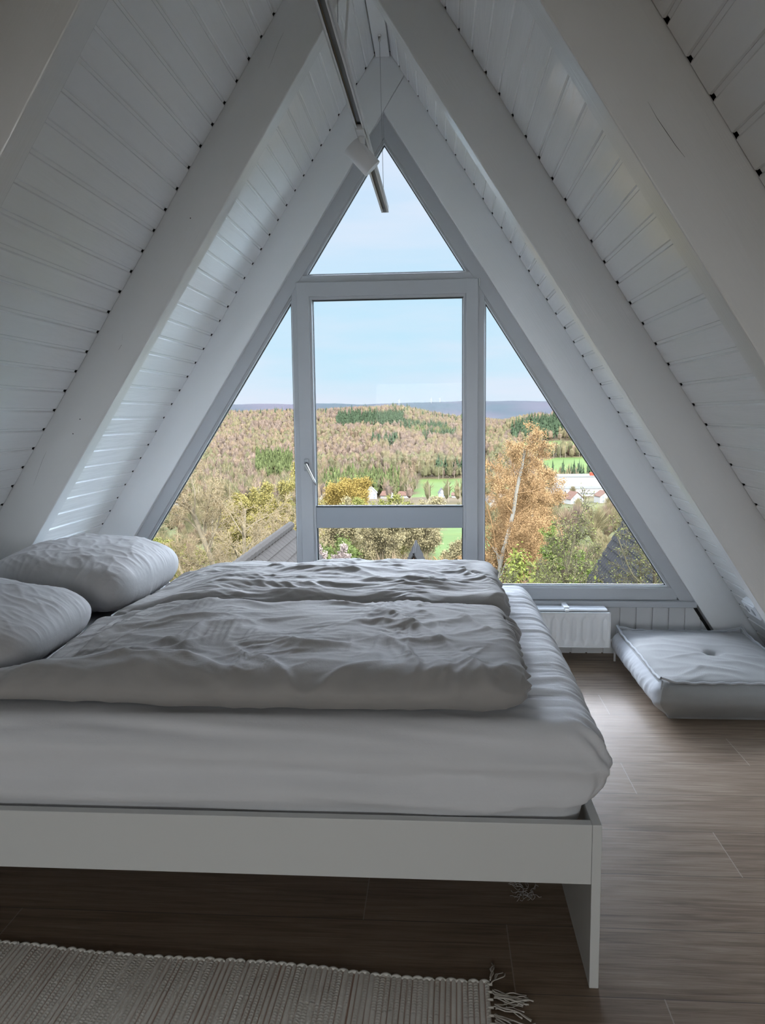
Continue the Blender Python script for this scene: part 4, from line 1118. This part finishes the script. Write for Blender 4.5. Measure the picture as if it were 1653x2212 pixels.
B_dark = flat('grey_brown_bark', (.17, .14, .105)); B_dtwig = flat('olive_grey_twigs', (.26, .24, .16))
L_yellow = flat('yellow_catkins', (.66, .48, .14)); L_ygreen = flat('yellow_green_buds', (.48, .50, .15)); L_green = flat('fresh_green_leaves', (.27, .40, .10))
L_olive = flat('olive_young_leaves', (.36, .40, .15)); L_bud = flat('pale_silvery_buds', (.60, .55, .45)); L_pink = flat('pink_white_petals', (.85, .70, .68)); L_birch = flat('orange_catkins', (.80, .52, .27)); L_tan = flat('tan_buds', (.58, .42, .20))
PAR = dict(n=[9, 7, 5, 4, 3], kids=[9, 7, 6, 4], k0=[.28, .2, .15, .15], wig=[.07, .13, .17, .2, .22], up=[.02, .03, .02, .0, .0], ang=[.62, .72, .8, .8], len=[.55, .55, .50, .45], rad=[.52, .5, .5, .6], tap=[.55, .5, .4, .3], rmin=.006, leaf=3, cut=.03)
def P_(**k): p = dict(PAR); p.update(k); return p
def at(t, d): return (t * d, d, float(ground(t * d, d)))

# the big bare tree left of the door, two pale stems
tree('bare_tree', 'big pale bare tree with spreading branches outside the left triangular pane', 'tree', at(-.282, 31),
     [(0, 0, .05, 0, 7.6, .17), (.75, .5, .10, .4, 7.2, .13), (-.6, .3, .22, 2.8, 5.6, .10)], P_(kids=[12, 9, 7, 4], rmin=.011), (B_pale, B_twig), L_tan, .012, 1, .05, 5)
tree('bare_tree', 'slender bare tree with upright twigs right of the big pale tree', 'tree', at(-.232, 38),
     [(0, 0, .04, 1, 7.0, .10), (.5, .2, .1, 2, 6.2, .08)], P_(kids=[11, 8, 6, 3], ang=[.5, .6, .7, .8], rmin=.012), (B_pale, B_twig), L_tan, .013, 1, .06, 15)
# weeping birch right of the door
tree('birch_tree', 'tall orange-twigged birch with white trunk just right of the door post', 'tree', at(.073, 46),
     [(0, 0, .03, 0, 11.6, .16), (.05, 0, .16, .2, 9.0, .08)], P_(kids=[26, 9, 7, 4], k0=[.18, .15, .1, .1], ang=[.66, .6, .55, .5], len=[.40, .42, .45, .5], up=[.01, .02, -.05, -.16, -.2], rmin=.011, cut=.055), (B_birch, B_orange), L_birch, .035, 2, .12, 9)
tree('birch_tree', 'smaller orange birch standing behind the tall white-trunked one', 'tree', at(.105, 58),
     [(0, 0, .03, 0, 10.0, .14), (.4, 0, .14, .2, 8.6, .08)], P_(kids=[24, 9, 7, 3], k0=[.18, .15, .1, .1], ang=[.66, .6, .55, .5], len=[.40, .42, .45, .5], up=[.01, .02, -.05, -.16, -.2], rmin=.014, cut=.06), (B_birch, B_orange), L_birch, .05, 2, .15, 19)
# golden round tree in the middle of the door glass
tree('golden_tree', 'round golden yellow tree seen through the door pane above the crossbar', 'tree', at(-.1165, 152),
     [(0, 0, .02, 0, 9.6, .22)] + [(.3 * math.cos(q), .3 * math.sin(q), .12 + .05 * (q % 2), q, 10.2, .13) for q in range(6)], P_(kids=[15, 8, 5, 3], k0=[.3, .2, .15, .15], ang=[.62, .5, .6, .6], len=[.40, .5, .5, .5], tap=[.12, .4, .4, .3], rmin=.03, cut=.1), (B_pale, L_yellow), L_yellow, .14, 4, .35, 3)
# trees in the middle distance
mids = [('mid_tree', 'bare tan tree at the left end of the row below the crossbar', -.146, 84, 7.8, 0), ('mid_tree', 'yellow-green budding tree, second of the row below the crossbar', -.112, 92, 8.4, 1), ('mid_tree', 'bare tan tree in the middle of the row below the crossbar', -.078, 80, 7.2, 0), ('mid_tree', 'yellow-green budding tree left of the small dark gable', -.052, 95, 8.6, 1),
        ('mid_tree', 'bare tan tree behind the small dark gable', -.026, 88, 8.2, 0), ('mid_tree', 'small bare tree on the edge of the green meadow', .024, 74, 4.8, 0),
        ('willow_tree', 'yellow willow beside the door post in the left pane', -.196, 66, 9.0, 2), ('willow_tree', 'yellow-green willow low in the corner of the left pane', -.352, 44, 5.6, 1), ('willow_tree', 'pale yellow bush-like willow behind the big bare tree', -.262, 74, 8.2, 2),
        ('fresh_green_tree', 'light green tree between the birch and the dark slate roof', .185, 34, 5.3, 3)]
for i, (nm, lab, t_, d_, h_, k_) in enumerate(mids):
    sc_ = d_ / 80
    tree(nm, lab, 'tree', at(t_, d_), [(0, 0, .05, i, h_, .11), (.3, .1, .14, i + 2, h_ * .9, .08), (-.3, 0, .16, i + 4, h_ * .85, .08)], P_(kids=[10, 7, 5, 3], rmin=.013 * sc_ + .004, cut=.05, ang=[.55, .6, .7, .8]),
         (B_pale, (B_twig, L_ygreen, L_ygreen, L_olive)[k_]), (flat('pale_tan_buds', (.66, .58, .34)), L_ygreen, flat('willow_catkins', (.60, .52, .18)), L_green)[k_], .075 * sc_ + .01, 2 + (k_ > 0), .16 * sc_, 40 + i)
tree('magnolia_tree', 'pink and white blossoming magnolia at the bottom of the door glass', 'tree', at(-.128, 27), [(0, 0, .03, 0, 5.55, .07), (.1, 0, .08, 1, 5.35, .05), (-.1, 0, .08, 3, 5.2, .05), (0, 0, .09, 5.2, 5.2, .05)], P_(kids=[11, 6, 4, 2], k0=[.45, .2, .15, .15], len=[.20, .5, .5, .45], rmin=.008, up=[.03, .05, .05, .03, 0]), (B_dark, B_dtwig), L_pink, .034, 3, .05, 71, None, 'blossom')
tree('evergreen_shrub', 'rounded green shrub behind the blossoming magnolia', 'shrub', at(-.128, 40), [(.26 * i - .65, 0, .05, i, 5.5 - .16 * abs(i - 2.5), .06) for i in range(6)], P_(kids=[10, 6, 4, 2], k0=[.4, .2, .15, .15], len=[.28, .5, .5, .45], rmin=.012), (B_dark, L_olive), flat('green_shrub_leaves', (.30, .40, .13)), .055, 8, .14, 73)
# shrubs close to the window, lower right
tree('twiggy_shrub', 'tall dark twiggy shrub in front of the green bush in the right pane', 'shrub', (1.95, 9.6, -6.2), [(0, 0, .04, 0, 6.0, .05), (.3, .1, .09, .3, 6.1, .045), (-.35, 0, .10, 2.8, 5.6, .04), (.7, .2, .10, .2, 6.0, .04), (-.7, .2, .09, 3, 5.2, .035), (1.1, .3, .14, 0, 5.6, .035)],
     P_(kids=[17, 10, 7, 3], k0=[.35, .15, .1, .1], ang=[.5, .75, .85, .9], len=[.30, .5, .5, .5], wig=[.06, .16, .22, .26, .3], rmin=.0040, cut=.02), (B_dark, B_dtwig), L_olive, .013, 1, .03, 51)
tree('leafy_shrub', 'bright green leafy bush low in the right pane beside the door post', 'shrub', (1.35, 11.2, -6.4), [(.35 * i - .7, .1 * i, .08, i * 1.3, 5.4, .05) for i in range(5)], P_(kids=[15, 9, 6, 2], k0=[.4, .15, .1, .1], len=[.26, .5, .5, .5], rmin=.005, cut=.02), (B_dark, B_dtwig), flat('bright_green_leaves', (.38, .45, .11)), .030, 2, .07, 53)
tree('budding_shrub', 'shrub with pale silvery buds in front of the dark slate roof', 'shrub', (2.75, 9.8, -6.4), [(.30 * i - .6, .12 * (i % 3), .09, i * 1.1, 5.35 - .1 * abs(i - 2), .045) for i in range(6)], P_(kids=[15, 8, 6, 2], k0=[.45, .2, .1, .1], ang=[.5, .7, .8, .9], len=[.24, .5, .5, .5], rmin=.0045, cut=.02), (B_dark, flat('brown_shrub_twigs', (.15, .115, .085))), L_bud, .020, 2, .02, 57, None, 'buds')

# ---- neighbouring roofs and the village
M_tile = flat('grey_concrete_tiles', (.135, .125, .122), .9); M_slate = flat('dark_slate_tiles', (.040, .040, .044), .85)
for m_, sc_ in ((M_tile, 1), (M_slate, 1)):
    bump(m_, noise(m_, coord(m_), 6, 4, .6), .4, .02)
    setcol(m_, mixc(m_, .6, tuple(m_.node_tree.nodes['Principled BSDF'].inputs['Base Color'].default_value[:3]), ramp(m_, noise(m_, coord(m_, (3, 1, 3)), 3, 4, .7), [(.3, (.5, .5, .5)), (.7, (1, 1, 1))]), 'MULTIPLY'))
M_wallw = flat('white_render', (.86, .86, .85), .8, .25); M_wallg = mat('dark_stained_boards', (.10, .075, .06), .8)
def roof_slope(mb, xr_, zr_, y0, y1, side, ang_, L, course, tile):
    ca, sa = math.cos(ang_), math.sin(ang_); k = 0; s = 0.0
    while s < L:
        n = int((y1 - y0) / tile)
        for j in range(n):
            a, b_ = y0 + j * (y1 - y0) / n, y0 + (j + 1) * (y1 - y0) / n - .012
            of = tile * .5 * (k % 2)
            a, b_ = min(a + of, y1 - .01), min(b_ + of, y1)
            pts = []
            for (ss, oo) in ((s - .05, .012), (s + course, .050), (s + course, .012), (s - .05, -.03)):
                x = xr_ + side * (ss * ca + oo * sa); z = zr_ - ss * sa + oo * ca; pts.append((x, z))
            mb.add([(x, yy, z) for yy in (a, b_) for x, z in pts], [(0, 1, 2, 3), (7, 6, 5, 4), (0, 4, 5, 1), (1, 5, 6, 2), (2, 6, 7, 3), (3, 7, 4, 0)])
        s += course; k += 1
def gable_house(name, label, xr_, zr_, y0, y1, ang_, L, course, tile, roofm, wallm, zbase, sides=(-1, 1), front=.25, ridge=True):
    root = empty(name, (xr_, (y0 + y1) / 2, zbase)); tag(root, label, 'house'); o_ = root.location
    for sd in sides:
        mb = MB(); roof_slope(mb, xr_, zr_, y0, y1, sd, ang_, L, course, tile); mb.v = [(a - o_.x, b_ - o_.y, c - o_.z) for a, b_, c in mb.v]; mb.build('roof_slope', roofm, root)
    mb = MB(); xr2, zr2 = 0, zr_ - zbase - .12; ca, sa = math.cos(ang_), math.sin(ang_); lx, lz = L * ca * .93, zr2 - L * sa * .93
    pl = [(xr2, zr2), (lx, lz), (-lx, lz)] if lz < .4 else [(xr2, zr2), (lx, lz), (lx * .85, lz), (lx * .85, 0), (-lx * .85, 0), (-lx * .85, lz), (-lx, lz)]
    mb.prism(pl, y0 - o_.y + front, y1 - o_.y - .25); mb.build('walls', wallm, root)
    mb = MB(); n = int((y1 - y0) / .34)
    if not ridge: return root
    for j in range(n):
        a = y0 - o_.y + j * (y1 - y0) / n; mb.tube([(0, a, zr_ - zbase + .03), (0, a + (y1 - y0) / n + .05, zr_ - zbase + .055)], .11, 8)
    mb.build('ridge_tiles', roofm, root)
gable_house('neighbour_house', 'grey tiled neighbouring roof left of the door post', -4.08, EYE - 3.0, 9.0, 21.2, .78, 5.2, .30, .30, M_tile, M_wallw, float(ground(-4, 15)))
ar = math.radians(60)
pz = (EYE - 25 * 222 / 1700); px_ = 25 * .2335
sx = 2.6
gable_house('slate_roof_house', 'steep dark slate neighbour roof in the lower right corner of the window', px_ + sx * math.cos(ar), pz + sx * math.sin(ar), 13.0, 25.0, ar, 9.6, .28, .26, M_slate, M_wallg, float(ground(6, 20)))
gable_house('garden_house', 'tiny steep dark gable among the bare trees at the bottom of the door glass', 30 * -.0305, EYE - 30 * .165, 28.0, 31.0, math.radians(66), 4.4, .3, .3, M_slate, flat('brown_gable_boards', (.22, .15, .11)), float(ground(-1, 30)), (-1, 1), .02, False)
def house(label, t, d, w, dep, hw, hr, rz, roofm, wallm=None):
    x, y, z = at(t, d); root = empty('village_house', (x, y, z - .5), rz); tag(root, label, 'house', 'village houses in the valley')
    mb = MB(); mb.prism([(-w / 2, 0), (w / 2, 0), (w / 2, hw), (0, hw + hr - .1), (-w / 2, hw)], -dep / 2, dep / 2); mb.build('walls', wallm or M_wallw, root)
    mb = MB()
    for sd in (-1, 1): mb.add([(sd * (w / 2 + .5), yy, hw - .5 * hr / (w / 2) + dz) for yy in (-dep / 2 - .5, dep / 2 + .5) for dz in (0, .35)] + [(0, yy, hw + hr + dz) for yy in (-dep / 2 - .5, dep / 2 + .5) for dz in (0, .35)], [(0, 1, 5, 4), (2, 6, 7, 3), (1, 3, 7, 5), (0, 4, 6, 2), (0, 2, 3, 1), (4, 5, 7, 6)])
    mb.build('roof', roofm, root)
    for wx in (-w * .26, w * .26):
        for wz in (1.2, 3.6):
            mb = MB(); mb.box(wx - .6, wx + .6, -dep / 2 - .06, -dep / 2, wz, wz + 1.4)
            mb.build('window', mat('dark_window_glass', (.12, .14, .17), .2) if 'dark_window_glass' not in bpy.data.materials else bpy.data.materials['dark_window_glass'], root)
R_red = flat('brown_red_roof', (.34, .20, .16)); R_grey = flat('grey_roof', (.30, .30, .32)); R_white = flat('pale_sheet_roof', (.72, .72, .72))
house('largest white gabled house in the valley, right of the golden tree', -.0865, 640, 9, 11, 6, 4.5, .1, R_white)
house('small white house in the valley left of the golden tree', -.1490, 650, 6, 8, 5, 3.5, .3, R_red)
house('small white house peeping out just left of the golden tree', -.1350, 640, 5, 7, 4.5, 3, -.5, R_grey)
house('low red-roofed house in the valley right of the largest white house', -.0660, 655, 12, 8, 3.4, 3, 1.3, R_red)
house('low reddish house halfway between the white house and the meadow', -.0450, 660, 9, 8, 3.2, 2.6, 1.2, R_red)
house('small white gabled house at the foot of the green meadow', .0035, 648, 5, 7, 4.5, 3.6, .1, R_grey)
house('long flat pale house right of the meadow foot beside the door stile', .022, 640, 11, 7, 2.6, 1.6, 1.5, R_red)
house('white house beside the left door post', -.1885, 648, 8, 9, 5, 3, .9, R_white)
house('broad white house half hidden by the big bare tree at the window edge', -.338, 470, 17, 9, 4, 3, .4, R_white)
house('white house behind the twigs of the tall birch', .0800, 545, 6, 8, 5, 3, .2, R_red)
house('white gabled house right of the birch trunk', .1065, 548, 6, 7, 5.5, 3.5, -.3, R_grey)
house('small white house low at the birch foot', .0660, 500, 6, 6, 4, 3, .6, R_grey)
house('grey-roofed house below the white factory', .1500, 505, 11, 8, 4, 4.2, 1.2, R_grey)
house('reddish-roofed house right below the white factory', .1690, 492, 9, 8, 4, 4, .4, R_red)
house('white house at the left foot of the white factory', .1290, 512, 8, 8, 5, 3, .3, R_grey)
house('white house near the right edge below the factory', .2060, 505, 9, 8, 5, 3, .3, R_red)
x, y, z = at(.168, 585); fa = empty('factory', (x, y, z)); tag(fa, 'long white flat-roofed factory in the valley seen through the right pane', 'factory')
def fbox(nm, x0, x1, y0, y1, z0, z1, m): mb = MB(); mb.box(x0, x1, y0, y1, z0, z1); return mb.build(nm, m, fa)
M_band = flat('grey_window_band', (.45, .48, .5))
fbox('upper_hall', -10, 28, 6, 26, 4.5, 13.0, M_wallw); fbox('roof_edge', -10.4, 28.4, 5.6, 26.4, 13.0, 13.9, M_band)
fbox('lower_hall', -14, 34, -8, 6, -2, 5.6, M_wallw); fbox('window_band', -13.5, 20, -8.1, -8, 1.6, 2.6, M_band); fbox('window_band', -13.5, 20, -8.1, -8, -.6, .2, M_band); fbox('roof_edge', -14.3, 34.3, -8.3, 6, 5.6, 6.2, M_band)
fbox('roof_light', 14, 19, 8, 12, 13.9, 16.2, flat('red_roof_unit', (.75, .16, .10))); fbox('canopy', 22, 40, -14, -8, 0, 4.5, M_wallw)
mb = MB(); mb.tube([(25, 14, 13.8), (25, 14, 18)], .4, 6); mb.tube([(25, 14, 17.4), (25, 14, 18.4), (25, 14, 20), (25, 14, 20.6)], [.3, 1.6, 1.6, .3], 10); mb.build('tower', M_wallw, fa)
for t_, d_, lab in ((-.0095, 5100, 'wind turbine on the far ridge above the door pane meadow'), (.0015, 5150, 'wind turbine on the far ridge near the right door stile'), (-.050, 5050, 'wind turbine on the far ridge above the spruce stand')):
    x, y, z = at(t_, d_); wt = empty('wind_turbine', (x, y, z)); wt.scale = (.45, .45, .45); tag(wt, lab, 'wind turbine', 'wind turbines on the ridge')
    mb = MB(); mb.tube([(0, 0, -5), (0, 0, 60)], [2.6, 1.4], 8); mb.box(-1.5, 1.5, -3, 4, 59, 62); mb.build('tower', M_wallw, wt)
    for q in range(3):
        a_ = .4 + q * 2.094 + t_ * 40
        mb = MB(); mb.tube([(0, -3.2, 60.5), (8 * math.sin(a_), -3.2, 60.5 + 8 * math.cos(a_)), (30 * math.sin(a_), -3.2, 60.5 + 30 * math.cos(a_))], [1, 1.3, .4], 5); mb.build('blade', M_wallw, wt)

# ================================================================== sky, sun, camera
W = bpy.data.worlds.new('spring_sky'); S.world = W; W.use_nodes = True
n = W.node_tree.nodes; l = W.node_tree.links; bg = n['Background']
tc = n.new('ShaderNodeTexCoord'); sp_ = n.new('ShaderNodeSeparateXYZ'); l.new(tc.outputs['Generated'], sp_.inputs[0])
r1 = n.new('ShaderNodeValToRGB'); el = r1.color_ramp.elements
for k, (p, c) in enumerate([(0.0, (.66, .85, .97)), (.05, (.545, .83, .985)), (.13, (.56, .82, .99)), (.22, (.60, .80, .985)), (.40, (.62, .76, .97)), (1.0, (.42, .60, .92))]):
    e = el[k] if k < 2 else el.new(p); e.position = p; e.color = (*c, 1)
l.new(sp_.outputs['Z'], r1.inputs['Fac'])
mp = n.new('ShaderNodeMapping'); mp.inputs['Scale'].default_value = (1.6, 1.0, 9.0); mp.inputs['Location'].default_value = (.3, 0, .35); l.new(tc.outputs['Generated'], mp.inputs['Vector'])
nz = n.new('ShaderNodeTexNoise'); nz.inputs['Scale'].default_value = 1.5; nz.inputs['Detail'].default_value = 5; nz.inputs['Roughness'].default_value = .5; l.new(mp.outputs[0], nz.inputs['Vector'])
r2 = n.new('ShaderNodeValToRGB'); r2.color_ramp.elements[0].position = .44; r2.color_ramp.elements[0].color = (0, 0, 0, 1); r2.color_ramp.elements[1].position = .70; r2.color_ramp.elements[1].color = (1, 1, 1, 1)
l.new(nz.outputs['Fac'], r2.inputs['Fac'])
mx = n.new('ShaderNodeMix'); mx.data_type = 'RGBA'; I = lambda s: [q for q in mx.inputs if q.name == s and q.type == 'RGBA'][0]
mm = n.new('ShaderNodeMath'); mm.operation = 'MULTIPLY'; mm.inputs[1].default_value = .85; l.new(r2.outputs[0], mm.inputs[0])
l.new(mm.outputs[0], mx.inputs['Factor']); l.new(r1.outputs[0], I('A')); I('B').default_value = (.78, .85, .98, 1)
skyc = [q for q in mx.outputs if q.type == 'RGBA'][0]
# unseen front band, side lobes and rear sky are boosted to light the room
def wmath(op, a, c=0.0):
    x = n.new('ShaderNodeMath'); x.operation = op
    for i, v in enumerate((a, c)):
        if isinstance(v, (int, float)): x.inputs[i].default_value = v
        else: l.new(v, x.inputs[i])
    return x.outputs[0]
def towards(v):
    x = n.new('ShaderNodeVectorMath'); x.operation = 'DOT_PRODUCT'; l.new(tc.outputs['Generated'], x.inputs[0]); x.inputs[1].default_value = Vector(v).normalized(); return x.outputs['Value']
def ramp_(v, a, b_, lo, hi):
    x = n.new('ShaderNodeMapRange'); x.interpolation_type = 'SMOOTHSTEP'; l.new(v, x.inputs['Value'])
    for k_, q in (('From Min', a), ('From Max', b_), ('To Min', lo), ('To Max', hi)): x.inputs[k_].default_value = q
    return x.outputs[0]
SKY_UP, SKY_REAR, SKY_RIGHT, SKY_LEFT = 64.0, 12.5, 11.0, 2.0
fwd = towards((0, 1, 0)); zen = towards((0, 0, 1)); sidew = wmath('ABSOLUTE', towards((1, 0, 0)))
band = wmath('MULTIPLY', wmath('MULTIPLY', ramp_(zen, .35, .44, 0.0, 1.0), ramp_(zen, .45, .57, 1.0, .05)), wmath('MULTIPLY', ramp_(fwd, .05, .40, 0.0, 1.0), ramp_(sidew, .45, .85, 1.0, .10)))
xs_ = towards((1, 0, 0)); low = wmath('MULTIPLY', ramp_(zen, -.05, .08, 0.0, 1.0), ramp_(zen, .35, .60, 1.0, 0.0))
lobe = wmath('MULTIPLY', wmath('MULTIPLY', wmath('ADD', ramp_(xs_, .40, .60, 0.0, SKY_RIGHT), ramp_(xs_, -.45, -.65, 0.0, SKY_LEFT)), low), ramp_(fwd, .05, .3, 0.0, 1.0))
g1_ = wmath('ADD', wmath('ADD', wmath('MULTIPLY', band, SKY_UP), lobe), 1.0)
g2_ = ramp_(fwd, .2, -.2, 0.0, SKY_REAR)
# the boosted band and rear sky are whiter than the open blue
wh = n.new('ShaderNodeMix'); wh.data_type = 'RGBA'; J = lambda s_: [q for q in wh.inputs if q.name == s_ and q.type == 'RGBA'][0]
l.new(band, wh.inputs['Factor']); l.new(skyc, J('A')); J('B').default_value = (.79, .865, .98, 1)
skyc = [q for q in wh.outputs if q.type == 'RGBA'][0]
wh = n.new('ShaderNodeMix'); wh.data_type = 'RGBA'
l.new(ramp_(fwd, .2, -.2, 0.0, 1.0), wh.inputs['Factor']); l.new(skyc, J('A')); J('B').default_value = (.91, .94, .945, 1)
skyc = [q for q in wh.outputs if q.type == 'RGBA'][0]
l.new(wmath('ADD', g1_, g2_), bg.inputs['Strength']); l.new(skyc, bg.inputs['Color'])
sun = bpy.data.lights.new('sun', 'SUN'); so = bpy.data.objects.new('sun', sun); C.objects.link(so)
sd = Vector((.62, -.48, .62)); so.rotation_euler = sd.to_track_quat('Z', 'Y').to_euler(); sun.energy = 6.0; sun.angle = .01; sun.color = (1, .93, .82)

# sampling portals in the glazed gable and added rear opening (no light themselves)
def portal(name, x, y, z, sx, sy, ry):
    L = bpy.data.lights.new(name, 'AREA'); L.shape = 'RECTANGLE'; L.size = sx; L.size_y = sy; L.cycles.is_portal = True
    o = bpy.data.objects.new(name, L); C.objects.link(o); o.location = (x, y, z); o.rotation_euler = (PI / 2, 0, ry)
portal('window_portal', -.28, 4.31, 1.54, 3.4, 2.4, PI); portal('rear_opening_portal', -.28, -5.01, 1.2, 1.6, 1.35, 0)
cam = bpy.data.cameras.new('camera'); co = bpy.data.objects.new('camera', cam); C.objects.link(co); S.camera = co
F_, TH, PS, RO = 1699.89, .1207652, .0722644, -.0114903
d_ = Vector((-math.sin(PS) * math.cos(TH), math.cos(PS) * math.cos(TH), -math.sin(TH)))
r_ = Vector((math.cos(PS), math.sin(PS), 0)); u_ = r_.cross(d_)
R1 = r_ * math.cos(RO) + u_ * math.sin(RO); U1 = -r_ * math.sin(RO) + u_ * math.cos(RO)
M = Matrix((R1, U1, -d_)).transposed().to_4x4(); M.translation = (0, 0, EYE); co.matrix_world = M
cam.sensor_fit = 'HORIZONTAL'; cam.sensor_width = 36; cam.lens = F_ / 1653 * 36; cam.clip_end = 20000; cam.clip_start = .05

S.view_settings.view_transform = 'Standard'; S.view_settings.look = 'None'; S.view_settings.gamma = 1; S.view_settings.use_curve_mapping = False
S.view_settings.exposure = 0.0
cy = S.cycles
cy.use_denoising = True; cy.use_adaptive_sampling = True; cy.adaptive_threshold = .03
cy.max_bounces = 9; cy.diffuse_bounces = 6; cy.glossy_bounces = 4; cy.transparent_max_bounces = 12; cy.transmission_bounces = 4
cy.caustics_reflective = False; cy.caustics_refractive = False
